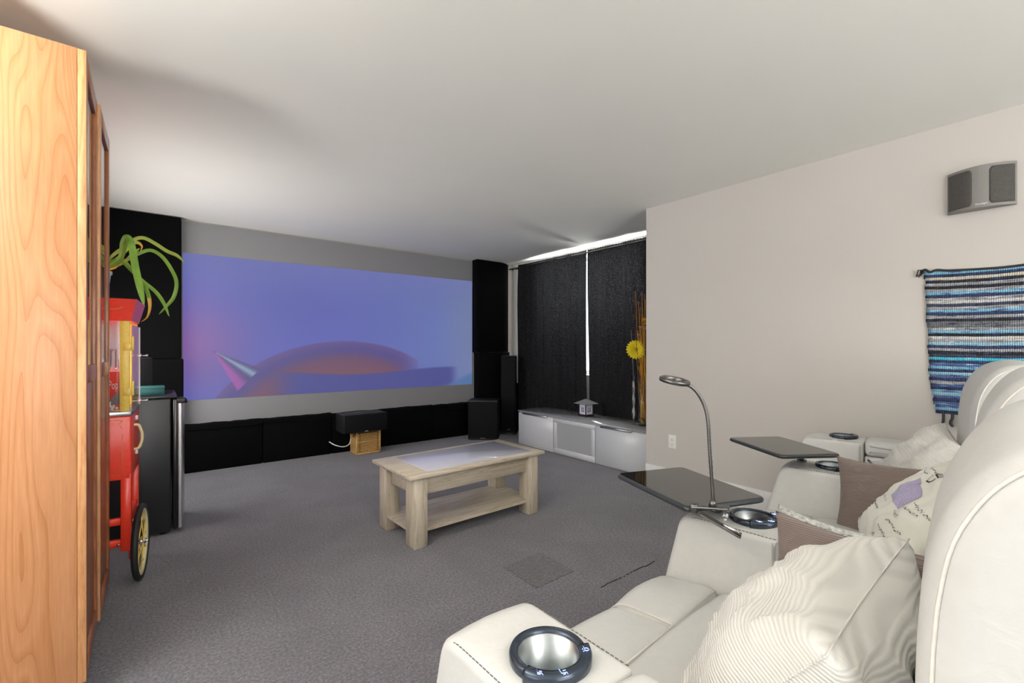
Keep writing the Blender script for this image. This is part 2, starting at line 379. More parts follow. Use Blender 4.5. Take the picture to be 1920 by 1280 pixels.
# ================================================================== projection screen
def build_screen():
    root = thing('projection_screen', 'large grey projection screen on the back wall showing a blue picture', 'projection screen', (1.93, YB-.012, .45))
    x0, x1, z0, z1 = .24, 3.64, .3, 2.43
    s = NT('screen_fabric').base(srgb(140, 139, 141), .8)
    mp = s.coords(); n = s.n('ShaderNodeTexNoise', i_Scale=1200.0); s.l(mp, 0, n, 'Vector'); s.bump(n, 'Fac', .05, .0005)
    MB().box(x0-1.93, x1-1.93, -.002, .010, z0-.45, z1-.45).build('screen_surface', s.m, root)
    nx, nz = 330, 144; a0, a1, b0, b1 = .256, 3.586, .69, 2.12
    def sm(e0, e1, v):
        t = max(0, min(1, (v-e0)/(e1-e0))); return t*t*(3-2*t)
    def mix(c, d, t): return tuple(c[i]*(1-t)+d[i]*t for i in range(3))
    def px(px_, py_):  # position within the picture, 0..1, from points measured on it
        return px_, py_
    def colour(u, v):
        # u 0..1 left to right, v 0..1 bottom to top; sRGB values of the projected picture
        c = mix((84, 92, 206), (98, 118, 206), sm(.3, 1, u)); c = mix(c, (112, 128, 196), sm(.8, 1.02, u))
        c = mix(c, (104, 112, 200), sm(.6, 1.1, v)*.7)
        g = math.exp(-(((u-.02)/.13)**2+((v-.38)/.3)**2)); c = mix(c, (138, 84, 186), g*.85)
        q = noise.noise(Vector((u*3.2, v*2.1, 2.0))); c = tuple(k*(1+.05*q) for k in c)
        # round dark rim of a vehicle in the lower part
        X = (u-.47)*2.33; Y = v+.32
        d = math.hypot(X*.72, Y)
        rim = sm(.735, .722, d)
        if u < .75 or v < .17:
            c2 = mix((70, 62, 158), (92, 70, 158), sm(.66, .72, d))
            c2 = mix((108, 66, 118), c2, sm(.56, .68, d)); c2 = mix((132, 80, 96), c2, sm(.3, .6, d))
            c2 = mix(c2, (96, 70, 150), sm(.62, .8, u))
            c = mix(c, c2, rim*sm(.80, .66, u))
        low = sm(.165+.02*math.sin(u*9), .145+.02*math.sin(u*9), v)*sm(.20, .32, u)*sm(.94, .88, u); c = mix(c, (62, 66, 166), low)
        teal = sm(.0, .05, (u-.88)*.9-(v-.03))*sm(.16, .1, v); c = mix(c, (72, 112, 190), teal)
        # shiny spike at the left
        ax, ay, bx, by = .075, .335, .165, .135
        tx, ty = (bx-ax)*2.33, by-ay; L = math.hypot(tx, ty); ux, uy = tx/L, ty/L
        rx_, ry_ = (u-ax)*2.33, v-ay; al = (rx_*ux+ry_*uy)/L; pr = (-rx_*uy+ry_*ux)/L
        if 0 < al < 1.05:
            w = al*.36; e = abs(pr)/max(w, 1e-4)
            if e < 1.05:
                f = pr/w
                cc = mix((168, 74, 190), (70, 60, 140), sm(-.6, .1, f)); cc = mix(cc, (150, 190, 226), math.exp(-((f-.45)/.22)**2)*.9)
                c = mix(c, cc, sm(1.05, .9, e)*.9)
        return tuple(min(255, k*.93+g_) for k, g_ in zip(c, (24, 24, 8)))
    vs = []; cols = []
    for j in range(nz+1):
        for i in range(nx+1):
            u, v = i/nx, j/nz
            zt = b0+(b1+.022*u-b0)*v
            vs.append((a0+(a1-a0)*u-1.93, -.0045, zt-.45)); cols.append(colour(u, v))
    fs = [(j*(nx+1)+i, j*(nx+1)+i+1, (j+1)*(nx+1)+i+1, (j+1)*(nx+1)+i) for j in range(nz) for i in range(nx)]
    me = bpy.data.meshes.new('projected_picture'); me.from_pydata(vs, [], fs)
    ca = me.color_attributes.new('picture', 'FLOAT_COLOR', 'POINT')
    for k, c in enumerate(cols): ca.data[k].color = srgb(*c)
    s = NT('projected_picture').base(srgb(70, 70, 72), .8); s.b.inputs['Specular IOR Level'].default_value = .1
    at = s.n('ShaderNodeVertexColor', layer_name='picture'); s.l(at, 0, s.b, 'Emission Color'); s.b.inputs['Emission Strength'].default_value = .62
    link('projected_picture', me, s.m, root)
build_screen()

# ================================================================== black acoustic panels
def panel(x0, x1, y0, y1, z0, z1, label, rounded=.012, group='black acoustic panels', rz=0):
    cx, cy = (x0+x1)/2, (y0+y1)/2
    w, d = (x1-x0)/2, (y1-y0)/2
    o = MB().bbox(-w, w, -d, d, 0, z1-z0, rounded, 3).build('acoustic_panel', M['black_fab'], None, T(cx, cy, z0) @ RZ(rz))
    return tag(o, label, 'panel', group)
panel(-.45, .243, 5.37, 5.47, 1.10, 2.432, 'tall black fabric panel left of the screen, upper one touching the ceiling')
panel(-.45, .258, 5.36, 5.47, .0, 1.098, 'black fabric panel left of the screen, lower one behind the fridge')
def column(z0, z1, y1, xo, label):
    prof = roundpoly([(-.30, -.06), (.17, -.06), (.33, .045), (.33, .06), (-.30, .06)], [.01, .09, .01, .0, .0], 6)
    o = MB().prism(prof, 0, z1-z0).build('acoustic_panel', M['black_fab'], None, T(3.89+xo, y1-.062, z0))
    for p in o.data.polygons: p.use_smooth = len(p.vertices) == 4
    tag(o, label, 'panel', 'black acoustic panels')
column(1.14, 2.435, YB-.015, .0, 'tall black fabric panel right of the screen, upper one in the corner')
column(0, 1.136, YB-.01, .03, 'black fabric panel right of the screen, lower one behind the speakers')
panel(4.22, 4.31, 5.2, 5.35, 0, .68, 'short black fabric panel on the window wall beside the tower speaker')
# draped low panels under the screen
def low_panel(x0, x1, z, label, folds):
    root = thing('draped_panel', label, 'panel', ((x0+x1)/2, 5.42, 0), 0, 'draped low panels under the screen')
    w = (x1-x0)/2-.002
    MB().bbox(-w, w, -.045, .045, 0, z-.006, .01, 2).build('panel_body', M['black_fab'], root)
    n = 40; vs = []; r = random.Random(folds)
    ph = r.random()*9
    for i in range(n+1):
        u = -1+2*i/n; x = u*(w+.001)
        wob = .006*noise.noise(Vector((u*3+ph, 0, 0)))+.004*noise.noise(Vector((u*9, ph, 0)))
        dr = .05+.03*noise.noise(Vector((u*2.2, ph, 5)))
        for (y, zz) in [(-.052-abs(wob), z-dr), (-.053, z-.012), (-.047, z+wob*.6), (0, z+.002+wob), (.047, z-.002+wob), (.05, z-.03)]: vs.append((x, y, zz))
    fs = [(i*6+k, (i+1)*6+k, (i+1)*6+k+1, i*6+k+1) for i in range(n) for k in range(5)]
    MB().add(vs, fs, True).build('cloth_cover', M['black_fab'], root)
    # fold hanging loosely over the top
    return root
low_panel(.262, .93, .462, 'low black draped panel under the screen, nearest the fridge', 1)
low_panel(.932, 1.63, .458, 'low black draped panel under the screen, left of the centre speaker', 2)
low_panel(1.632, 2.92, .452, 'low black draped panel under the screen, behind the centre speaker', 3)
lp = low_panel(2.922, 3.56, .447, 'low black draped panel under the screen, beside the subwoofer', 4)
MB().tube(catmull([(-.30, -.055, .42), (-.15, -.062, .385), (.02, -.064, .37), (.2, -.062, .385), (.3, -.055, .42)], 6), .008, 6).build('hanging_fold', M['black_fab'], lp)

# ================================================================== bookcase with glazed doors
def bookcase():
    y0, y1 = 2.113, 2.975; xb, xf = -.49, -.189; zt = 2.204
    root = thing('bookcase', 'tall wooden bookcase with half glazed doors at the left edge', 'bookcase', ((xb+xf)/2, (y0+y1)/2, 0))
    A = T(-(xb+xf)/2, -(y0+y1)/2, 0)
    MB().bbox(xb, xf, y0, y0+.02, 0, zt, .0012, 1, A).build('side_panel', M['beech'], root)
    MB().bbox(xb, xf, y1-.02, y1, 0, zt, .0012, 1, A).build('side_panel', M['beech'], root)
    MB().bbox(xb, xf, y0+.02, y1-.02, zt-.02, zt, .001, 1, A).build('top_panel', M['beech_edge'], root)
    MB().bbox(xb, xb+.008, y0+.02, y1-.02, .02, zt-.02, .001, 1, A).build('back_panel', M['beech_edge'], root)
    MB().bbox(xf-.03, xf-.012, y0+.02, y1-.02, 0, .075, .001, 1, A).build('plinth', M['cherry'], root)
    for z in (.075, .42, .77, 1.1, 1.45, 1.8): MB().bbox(xb+.009, xf-.03, y0+.021, y1-.021, z, z+.018, .001, 1, A).build('shelf', M['beech_edge'], root)
    # doors: local frame, hinge side given, width along y
    def door(ya, yb, xa, xb_):
        L = math.hypot(yb-ya, xb_-xa); ang = math.atan2(-(xb_-xa), yb-ya)
        Md = A @ T(xa, ya, 0) @ Matrix.Rotation(ang, 4, 'Z')
        d = link('door', MB().bbox(-.021, 0, 0, .055, .075, zt-.002, .002, 1).bbox(-.021, 0, L-.055, L, .075, zt-.002, .002, 1)
                 .bbox(-.0208, -.0002, .055, L-.055, zt-.068, zt-.002, .002, 1).bbox(-.0208, -.0002, .055, L-.055, .075, .15, .002, 1)
                 .bbox(-.0208, -.0002, .055, L-.055, 1.075, 1.135, .002, 1).mesh('door', M['cherry']), None, root, Md)
        MB().box(-.012, -.008, .05, L-.05, 1.12, zt-.06).build('glass_pane', M['glass'], d)
        MB().bbox(-.015, -.008, .05, L-.05, .14, 1.08, .001, 1).build('door_panel', M['cherry'], d)
        MB().bbox(-.0215, .0004, -.0012, .0004, .075, zt-.002, .0003, 1).build('door_edge', M['beech_edge'], d)
        return d
    door(2.113, 2.543, -.1666, -.1666)
    door(2.547, 2.975, -.158, -.1505)
bookcase()

# ================================================================== popcorn cart
def cart():
    root = thing('popcorn_cart', 'red popcorn machine cart with yellow glass frame and spoked wheel', 'popcorn cart', (-.072, 3.06, 0), rad(-4))
    # local: x to the right (0 = right edge, negative left), y away from the viewer, z up
    w, d = .46, .38
    legs = []
    for x in (-.042, -w):
        for y in (.0, d-.04):
            lb = .165 if y < .1 else .0
            MB().bbox(x, x+.042, y, y+.04, lb, .56, .003, 1).build('leg', M['red'], root)
    for z in (.19, .30): MB().bbox(-w+.04, -.04, .006, .034, z, z+.035, .003, 1).build('cross_rail', M['red'], root)
    for x in (-.038, -w+.004): MB().bbox(x, x+.034, .04, d-.04, .3, .335, .003, 1).build('cross_rail', M['red'], root)
    body = MB().bbox(-w, 0, 0, d, .53, .852, .006, 2).build('cart_body', M['red'], root)
    # gold border and letter on the body
    g = MB()
    g.tube([(-w+.03, -.001, .565), (-.035, -.001, .565), (-.035, -.001, .76)], .0012, 4)
    g.tube(catmull([(-.035, -.001, .79), (-.045, -.001, .815), (-.035, -.001, .828), (-.06, -.001, .835), (-.09, -.001, .83), (-.11, -.001, .835)], 5), .0015, 4)
    g.tube([(-.12, -.001, .835), (-w+.03, -.001, .835)], .0012, 4)
    g.build('gold_border', M['goldline'], root)
    tm = text_mesh('A', .052, .0006)
    link('gold_letter', tm, M['goldline'], root, T(-.108, -.001, .725) @ RX(90))
    MB().bbox(-w-.002, .002, -.002, d+.002, .852, .877, .003, 1).build('counter_edge', M['steel'], root)
    # glass case
    z0, z1 = .877, 1.338
    for x in (-.046, -w+.006):
        for y in (0.002, d-.024): MB().bbox(x, x+.04, y, y+.022, z0, z1, .002, 1).build('case_post', M['gold'], root)
    MB().box(-w+.046, -.046, .008, .011, z0, z1).build('glass_pane', M['acrylic'], root)
    MB().box(-w+.046, -.046, d-.012, d-.009, z0, z1).build('back_panel', M['steel'], root)
    MB().box(-w+.01, -w+.013, .03, d-.03, z0, z1).build('glass_pane', M['acrylic'], root)
    # hinged side door with latches
    dr = MB().box(-.001, .003, .026, d-.004, z0+.0, z1-.02).build('side_door', M['acrylic'], root)
    MB().box(-.001, .006, d-.016, d-.002, z0+.0, z1-.02).build('door_edge_strip', M['plastic_w'], dr)
    for z in (1.215, .985): 
        h = MB().bbox(-.03, .004, -.004, .002, z-.028, z+.012, .001, 1).bbox(.0, .012, -.006, .016, z-.03, z+.045, .002, 1).build('hinge', M['gold'], root)
    for z in (1.155, .895):
        k = MB().tube([(.004, d-.01, z), (.012, d-.01, z)], .011, 10).tube([(.012, d-.01, z), (.028, d-.01, z), (.042, d-.01, z)], [.003, .005, .009], 10).build('latch_knob', M['steel'], dr)
    # canopy, wider at the top
    fl = .026
    vs = [(-w, 0, z1), (0, 0, z1), (0, d, z1), (-w, d, z1), (-w-fl, -fl, 1.448), (fl, -fl, 1.448), (fl, d+fl, 1.448), (-w-fl, d+fl, 1.448)]
    can = MB().add(vs, [(0, 3, 2, 1), (4, 5, 6, 7), (0, 1, 5, 4), (1, 2, 6, 5), (2, 3, 7, 6), (3, 0, 4, 7)]).build('canopy', M['red'], root)
    MB().tube(catmull([(-.03, -.017, 1.405), (-.06, -.016, 1.395), (-.1, -.016, 1.395), (-.16, -.017, 1.405), (-.2, -.018, 1.41)], 5), .0014, 4).build('gold_scroll', M['goldline'], can)
    # kettle and lettered sign inside the case
    ke = MB().lathe([(0, 0), (.055, 0), (.065, .03), (.066, .1), (.05, .105), (.0, .105)], 20, T(-.16, .2, 1.08)).tube([(-.16, .2, 1.18), (-.16, .2, 1.338)], .008, 8).build('kettle', M['steel'], root)
    MB().tube([(-.24, .2, 1.19), (-.08, .2, 1.19)], .006, 8).tube([(-.08, .2, 1.19), (-.078, .17, 1.09), (-.06, .16, 1.1)], .004, 6).build('kettle_handle', M['chrome'], ke)
    vs = []; n = 12
    sg = MB().box(-w+.05, -.05, .05, .054, z0+.005, 1.078).build('popcorn_sign', M['red'], root)
    tm = text_mesh('Pop', .034, .0006, .0, 'LEFT')
    link('sign_lettering', tm, M['whiteprint'], sg, T(-.094, .0485, 1.008) @ RX(90) @ Matrix.Diagonal((.72, 1.9, 1, 1)))
    pf = MB(); r = random.Random(5)
    for k in range(26):
        x = r.uniform(-.17, -.055); z = z0+.012+abs(r.gauss(0, .012)); 
        bm = bmesh.new(); bmesh.ops.create_icosphere(bm, subdivisions=1, radius=.0085)
        for v in bm.verts: v.co *= r.uniform(.7, 1.25)
        bm.verts.index_update(); pf.add([v.co for v in bm.verts], [[v.index for v in f.verts] for f in bm.faces], True, T(x, .04, z)); bm.free()
    o = pf.build('popcorn_print', M['whiteprint'], root)
    MB().prism([(-.115, 0), (-.05, 0), (-.05, .068)], 0, .002, T(0, .046, z0+.035) @ RX(90)).build('sign_corner', M['grey_sp'], sg)
    # push handle on the side
    MB().tube(catmull([(0, .13, .66), (.02, .13, .665), (.032, .13, .70), (.034, .13, .725), (.032, .13, .75), (.02, .13, .785), (0, .13, .79)], 5), .007, 8).build('push_handle', M['cream'], root)
    for z in (.635, .82): MB().bbox(0, .012, .18, .2, z-.012, z+.012, .002, 1).build('side_bracket', M['plastic_w'], root)
    # wheels
    def wheel(xw, ang):
        Mw = T(xw, .03, .1925) @ RZ(ang)
        R_ = .1925
        prof = []
        for k in range(13):
            a = 2*PI*k/12; prof.append((R_-.016+.016*math.cos(a), .015*math.sin(a)))
        wh = link('wheel', MB().lathe(prof, 48, RY(90)).mesh('wheel', M['rubber']), None, root, Mw)
        MB().lathe([(R_-.045, -.008), (R_-.028, -.011), (R_-.027, .011), (R_-.045, .008), (R_-.045, -.008)], 48, RY(90)).build('rim', M['cream'], wh)
        for k in range(12):
            a = 2*PI*k/12; s = .012 if k % 2 else -.008
            MB().tube([(s, .012*math.cos(a), .012*math.sin(a)), (0, (R_-.04)*math.cos(a), (R_-.04)*math.sin(a))], .0028, 6).build('spoke', M['gold'], wh)
        MB().tube([(-.022, 0, 0), (.022, 0, 0)], .014, 12).tube([(.022, 0, 0), (.032, 0, 0)], .006, 8).build('hub', M['chrome'], wh)
    wheel(.036, -3.5); wheel(-w-.036, 3)
    MB().tube([(-w-.05, .03, .1925), (.02, .03, .1925)], .006, 8).build('axle', M['steel'], root)
    MB().tube([(.0, .02, .31), (.012, .02, .31)], .007, 8).build('bolt', M['steel'], root)
    MB().tube([(-.05, -.004, .205), (-.05, .0, .205)], .006, 8).build('bolt', M['steel'], root)
cart()

# ================================================================== potted plant on the cart
CF = Vector((math.sin(rad(YAW)), math.cos(rad(YAW)), 0)); CR = Vector((math.cos(rad(YAW)), -math.sin(rad(YAW)), 0))
def pt(px, py, D): return Vector((0, 0, 1.2))+(CF+CR*((px-960)/865)+Vector((0, 0, (652-py)/865)))*D
def leafmat(name, a, b, tip=None):
    s = NT(name).base(a, .42); mp = s.coords(); n = s.n('ShaderNodeTexNoise', i_Scale=14.0, i_Detail=1.0); s.l(mp, 0, n, 'Vector')
    r = s.ramp(n, 'Fac', [(.3, a), (.7, b)]); s.l(r, 0, s.b, 'Base Color'); return s.m
M['leaf'] = leafmat('leaf_green', srgb(108, 150, 48), srgb(138, 176, 66)); M['leaf2'] = leafmat('leaf_lime', srgb(150, 172, 62), srgb(182, 196, 90)); M['leaf_tip'] = leafmat('leaf_dry', srgb(214, 150, 50), srgb(226, 176, 60))
def plant():
    base = Vector((-.225, 3.25, 1.45))
    root = thing('potted_plant', 'strappy green leaved plant in pale pot on top of popcorn cart', 'plant', base)
    pot = MB().lathe([(0, 0), (.048, 0), (.052, .01), (.066, .135), (.072, .14), (.072, .155), (.066, .155), (.062, .14), (0, .135)], 28).build('pot', plain('pale_teal_pot', srgb(190, 220, 205), .35), root)
    leaves = [  # centre line in image points at measured distances, half width (px), material, dry tip
        ([(196, 508, 2.42), (222, 488, 2.38), (232, 455, 2.35), (239, 445, 2.33), (247, 460, 2.31), (254, 500, 2.30), (263, 540, 2.29), (270, 572, 2.29)], 8.5, 'leaf', 0),
        ([(190, 500, 2.44), (210, 480, 2.46), (228, 467, 2.48), (248, 456, 2.5), (259, 455, 2.5), (266, 462, 2.5), (263, 471, 2.5)], 5.0, 'leaf2', 2),
        ([(196, 505, 2.46), (225, 480, 2.5), (240, 464, 2.52), (252, 449, 2.55), (270, 446, 2.56), (292, 457, 2.58), (312, 470, 2.6), (332, 479, 2.6), (345, 491, 2.6)], 5.2, 'leaf2', 0),
        ([(192, 506, 2.5), (215, 494, 2.55), (236, 488, 2.6), (258, 476, 2.62), (282, 469, 2.65), (304, 481, 2.66), (322, 506, 2.66), (331, 530, 2.65), (326, 556, 2.64), (312, 574, 2.63), (298, 589, 2.63)], 5.2, 'leaf', 0),
        ([(194, 502, 2.48), (214, 488, 2.44), (228, 489, 2.4), (246, 506, 2.38), (268, 527, 2.37), (292, 547, 2.36), (307, 568, 2.36), (317, 593, 2.36)], 4.6, 'leaf', 0),
        ([(196, 505, 2.46), (222, 485, 2.44), (244, 502, 2.42), (268, 530, 2.41), (278, 552, 2.41), (281, 575, 2.41), (276, 594, 2.41), (265, 603, 2.41)], 5.0, 'leaf', 3),
        ([(196, 508, 2.44), (225, 496, 2.4), (246, 478, 2.38), (262, 465, 2.37)], 3.0, 'leaf2', 0),
        ([(194, 510, 2.42), (205, 505, 2.38), (220, 500, 2.36)], 2.4, 'leaf_tip', 0),
        ([(188, 506, 2.44), (170, 480, 2.47), (150, 468, 2.5), (130, 480, 2.52)], 5.0, 'leaf', 0),
        ([(186, 506, 2.42), (165, 492, 2.44), (148, 500, 2.45), (136, 520, 2.45)], 4.5, 'leaf2', 0),
    ]
    inv = T(*(-base))
    for pts, hw, mk, dry in leaves:
        P = [pt(*q) for q in pts]; P[0] = base+Vector((random.uniform(-.02, .02), random.uniform(-.02, .02), .14))
        C = catmull(P, 10); N = len(C); vs = []; mats = []
        for i, c in enumerate(C):
            t = (C[min(i+1, N-1)]-C[max(i-1, 0)]).normalized(); view = (c-Vector((0, 0, 1.2))).normalized()
            s = t.cross(view)
            s = s.normalized() if s.length > 1e-4 else Vector((1, 0, 0))
            s = (s*.95+view*.3).normalized()
            nn = s.cross(t).normalized(); u = i/(N-1)
            wd = hw*.64*2.45/865*min(1, .45+2.0*u)*(1-max(0, (u-(.6 if dry else .8))/(.4 if dry else .2))**(1 if dry else 2)*.95)
            for k, a in enumerate((-1, -.5, 0, .5, 1)): vs.append(c+s*wd*a+nn*(wd*.42*(abs(a)-.5)))
        fs = [(i*5+k, (i+1)*5+k, (i+1)*5+k+1, i*5+k+1) for i in range(N-1) for k in range(4)]
        nv = len(vs)
        cut = N-1-dry*9
        def leafpart(nm, i0, i1, mat, par):
            sub = MB(); off = .0008
            V = vs[i0*5:(i1+1)*5]; F = [(i*5+k, (i+1)*5+k, (i+1)*5+k+1, i*5+k+1) for i in range(i1-i0) for k in range(4)]
            sub.add(V, F, False)
            o = sub.build(nm, mat, par, (inv if par is root else None))
            md = o.modifiers.new('thickness', 'SOLIDIFY'); md.thickness = .0012
            return o
        lo = leafpart('leaf', 0, cut, M[mk], root)
        if dry: leafpart('dry_tip', cut, N-1, M['leaf_tip'], lo)
plant()

# ================================================================== mini fridge and what stands on it
def fridge():
    root = thing('mini_fridge', 'black mini fridge with silver edged door behind the popcorn cart', 'fridge', (-.1, 3.93, 0))
    MB().bbox(-.24, .212, -.23, .23, .02, .875, .008, 2).build('cabinet', M['fridge'], root)
    MB().bbox(-.245, .245, -.234, .234, .872, .896, .008, 2).build('top_panel', M['black_gloss'], root)
    d = MB().bbox(.222, .246, -.23, .23, .03, .868, .006, 2).build('door', M['black_gloss'], root)
    prof = roundpoly([(.246, -.23), (.272, -.23), (.286, -.16), (.29, 0), (.286, .16), (.272, .23), (.246, .23)], .01, 3)
    MB().prism(prof, .03, .84).build('steel_front', M['steel'], d)
    MB().bbox(.244, .288, -.231, -.10, .84, .872, .005, 2).build('hinge_cover', M['black'], d)
    for x in (-.2, .17):
        for y in (-.19, .19): MB().tube([(x, y, 0), (x, y, .025)], .018, 10).build('foot', M['black'], root)
    MB().tube([(.286, -.12, .86), (.296, -.12, .855), (.296, -.12, .83)], .007, 8).build('door_clip', M['black'], d)
fridge()
def teal_box():
    root = thing('storage_box', 'flat dark teal box on top of the mini fridge', 'box', (-.05, 3.86, .896))
    MB().bbox(-.13, .13, -.09, .09, 0, .045, .002, 1).build('box_body', plain('teal_card', srgb(36, 92, 92), .5, 0, 200, .15), root)
    MB().bbox(-.132, .132, -.092, .092, .043, .05, .0015, 1).build('lid', plain('teal_lid', srgb(52, 116, 112), .4, 0, 200, .15), root)
teal_box()
def small_speaker():
    root = thing('bookshelf_speaker', 'small black bookshelf speaker standing on the mini fridge', 'speaker', (-.1, 4.08, .896))
    MB().bbox(-.075, .118, -.02, .08, 0, .235, .004, 2).build('cabinet', M['black'], root)
    MB().bbox(-.07, .113, -.028, -.019, .004, .231, .003, 2).build('grille', M['grille'], root)
small_speaker()

# ================================================================== speakers at the screen
def logo(parent, M_, w=.03):
    MB().bbox(-w/2, w/2, -.001, .0005, -w*.09, w*.09, .0004, 1).build('badge', M['plastic_w'], parent, M_)
def centre_speaker():
    root = thing('centre_speaker', 'wide black centre speaker lying on the wicker basket', 'speaker', (1.91, 5.2, .262))
    MB().bbox(-.245, .245, -.13, .15, 0, .2, .004, 2).build('cabinet', M['black'], root)
    MB().bbox(-.243, .243, -.15, -.129, .002, .198, .006, 2).build('grille', M['grille'], root)
    logo(root, T(.0, -.151, .012), .034)
    MB().bbox(-.08, .0, .02, .05, .2, .203, .001, 1).build('top_plate', M['grey_sp'], root)
    o = tag(MB().tube(catmull([(1.822, 5.3, .16), (1.79, 5.28, .10), (1.72, 5.27, .085), (1.64, 5.3, .11), (1.60, 5.37, .14)], 6), .006, 8).build('power_cord', M['plastic_w'], None), 'short white cord hanging beside the wicker basket', 'cord')
centre_speaker()
def basket():
    x0, x1, y0, y1, h = 1.833, 2.098, 5.13, 5.34, .262
    root = thing('wicker_basket', 'honey coloured wicker basket under the centre speaker', 'basket', ((x0+x1)/2, (y0+y1)/2, 0), rad(-2))
    w, d = (x1-x0)/2, (y1-y0)/2
    MB().box(-w+.012, w-.012, -d+.012, d-.012, .004, h-.03).build('lining', M['wicker_d'], root)
    # woven strands: horizontal rods bulging over and under uprights
    hor = MB(); n = 15; pitch = (h-.03)/n
    for k in range(n):
        z = .014+pitch*k; ph = (k % 2)
        pts = []
        def side(ax, ay, bx, by, nx_, ny_, m):
            for i in range(m):
                u = i/m; off = .004*(1 if (i+ph) % 2 else -1)
                pts.append((ax+(bx-ax)*u+nx_*off, ay+(by-ay)*u+ny_*off, z))
        side(-w, -d, w, -d, 0, -1, 18); side(w, -d, w, d, 1, 0, 12); side(w, d, -w, d, 0, 1, 18); side(-w, d, -w, -d, -1, 0, 12)
        band = k in (12, 13)
        if .30 < k/n < .32: pass
        hor.tube(pts, pitch*.41, 5, closed=True)
    hor.build('woven_strands', M['wicker'], root)['kind'] = 'stuff'
    for (x, y) in ((-w, -d), (w, -d), (w, d), (-w, d)): MB().tube([(x, y, 0), (x, y, h-.006)], .009, 8).build('corner_post', M['wicker'], root)
    for z in (.008, h*.53, h-.008):
        MB().tube([(-w-.003, -d-.003, z), (w+.003, -d-.003, z), (w+.003, d+.003, z), (-w-.003, d+.003, z)], .007, 6, closed=True).build('rim' if z > .2 else 'band', M['wicker'], root)
    for sx in (-1, 1):
        for k in range(9):
            z = .03+k*.024
            MB().bbox(sx*(w-.03)-.005, sx*(w-.03)+.005, -d-.0125, -d-.006, z, z+.015, .0005, 1).build('slot', M['wicker_d'], root)
    MB().prism([(-.016, 0), (.016, 0), (0.006, .035), (-.006, .035)], 0, .004, T(-w-.0095, -.02, h-.075) @ RZ(-90) @ RX(90)).build('handle_hole', M['wicker_d'], root)
basket()
def subwoofer():
    root = thing('subwoofer', 'cube shaped black subwoofer on the carpet right of the screen', 'subwoofer', (3.505, 5.055, 0), rad(-42))
    w = .195; 
    MB().bbox(-w, w, -.13, .16, .0, .515, .008, 2).build('cabinet', M['black'], root)
    MB().bbox(-w+.004, w-.004, -.15, -.128, .03, .5, .008, 2).build('grille', M['grille'], root)
    MB().lathe([(0, .004), (.03, .004), (.034, 0)], 20, T(.0, -.131, .006) @ RX(90) @ Matrix.Diagonal((1, .5, 1, 1)) @ T(0, .03, 0)).build('badge', M['gunmetal'], root)
subwoofer()
def tower():
    root = thing('tower_speaker', 'tall slim black tower speaker in the corner by the curtains', 'speaker', (3.97, 5.12, 0), rad(-44))
    w = .1
    MB().bbox(-w, w, -.07, .17, .02, 1.09, .005, 2).build('cabinet', M['black'], root)
    MB().bbox(-w+.003, w-.003, -.087, -.069, .06, 1.085, .006, 2).build('grille', M['grille'], root)
    MB().bbox(-w-.015, w+.015, -.085, .175, 0, .022, .004, 2).build('plinth', M['black_gloss'], root)
    logo(root, T(.01, -.088, .07), .03)
tower()

# ================================================================== curtains on a rod
def curtain(y0, y1, label, seed, edge_y, gap, ztop=2.395):
    root = thing('curtain', label, 'curtain', (4.2, (y0+y1)/2, .02), 0, 'black curtains')
    n = int((y1-y0)/.008); zs = [0, .1, .3, .6, .9, 1.2, 1.5, 1.8, 2.05, 2.2, 2.28, 2.33, 2.355, ztop-.02]
    vs = []
    for k, z in enumerate(zs):
        for i in range(n+1):
            y = y0+(y1-y0)*i/n; u = y*1.0
            big = noise.noise(Vector((u*5.5, seed, z*.22)))*.075+noise.noise(Vector((u*17, seed*2, z*.5)))*.026
            gath = .008*math.sin(u*170+2*noise.noise(Vector((u*8, 3, seed))))
            top = max(0, (z-2.0)/.37)
            x = big*(1-.65*top)+gath*(.15+.85*top**2)
            edge = 0
            g = gap(z); y += g*max(0, 1-abs(y-edge_y)/.35); vs.append((x, y-(y0+y1)/2, z-.0))
    m = n+1
    fs = [(k*m+i, k*m+i+1, (k+1)*m+i+1, (k+1)*m+i) for k in range(len(zs)-1) for i in range(n)]
    o = MB().add(vs, fs, True).build('curtain_cloth', M['curtain'], root)
    md = o.modifiers.new('thickness', 'SOLIDIFY'); md.thickness = .0015
    return root
s = NT('black_curtain_cloth'); bs = s.b; bs.inputs['Base Color'].default_value = (.0075, .0075, .008, 1); bs.inputs['Roughness'].default_value = .9
mp = s.coords(); n = s.n('ShaderNodeTexNoise', i_Scale=130.0, i_Detail=3.0); s.l(mp, 0, n, 'Vector'); s.bump(n, 'Fac', .4, .002)
r = s.ramp(n, 'Fac', [(.3, (.015, .015, .016, 1)), (.54, (.035, .035, .037, 1)), (.68, (.28, .28, .29, 1))])
tl = s.n('ShaderNodeBsdfTranslucent'); s.l(r, 0, tl, 0); ad = s.n('ShaderNodeMixShader'); ad.inputs[0].default_value = .3
s.l(bs, 0, ad, 1); s.l(tl, 0, ad, 2); s.l(ad, 0, s.t.nodes['Material Output'], 'Surface'); M['curtain'] = s.m
curtain(3.859, 5.17, 'black curtain hanging left of the bright gap', 1.0, 3.859, lambda z: .006*max(0, (z-.8)/1.5)-.014*max(0, .8-z))
curtain(2.56, 3.8578, 'black curtain hanging right of the bright gap behind the flowers', 4.3, 3.8578, lambda z: -.003*max(0, (z-.8)/1.5))
rod = thing('curtain_rod', 'thin black curtain rod under the ceiling', 'curtain rod', (4.2, 3.9, 2.36))
MB().tube([(0, -1.38, 0), (0, 1.50, 0)], .009, 10).build('rod', M['black'], rod)
for y in (1.35,):
    MB().tube([(0, y, 0), (.12, y, 0)], .006, 8).build('bracket', M['black'], rod)
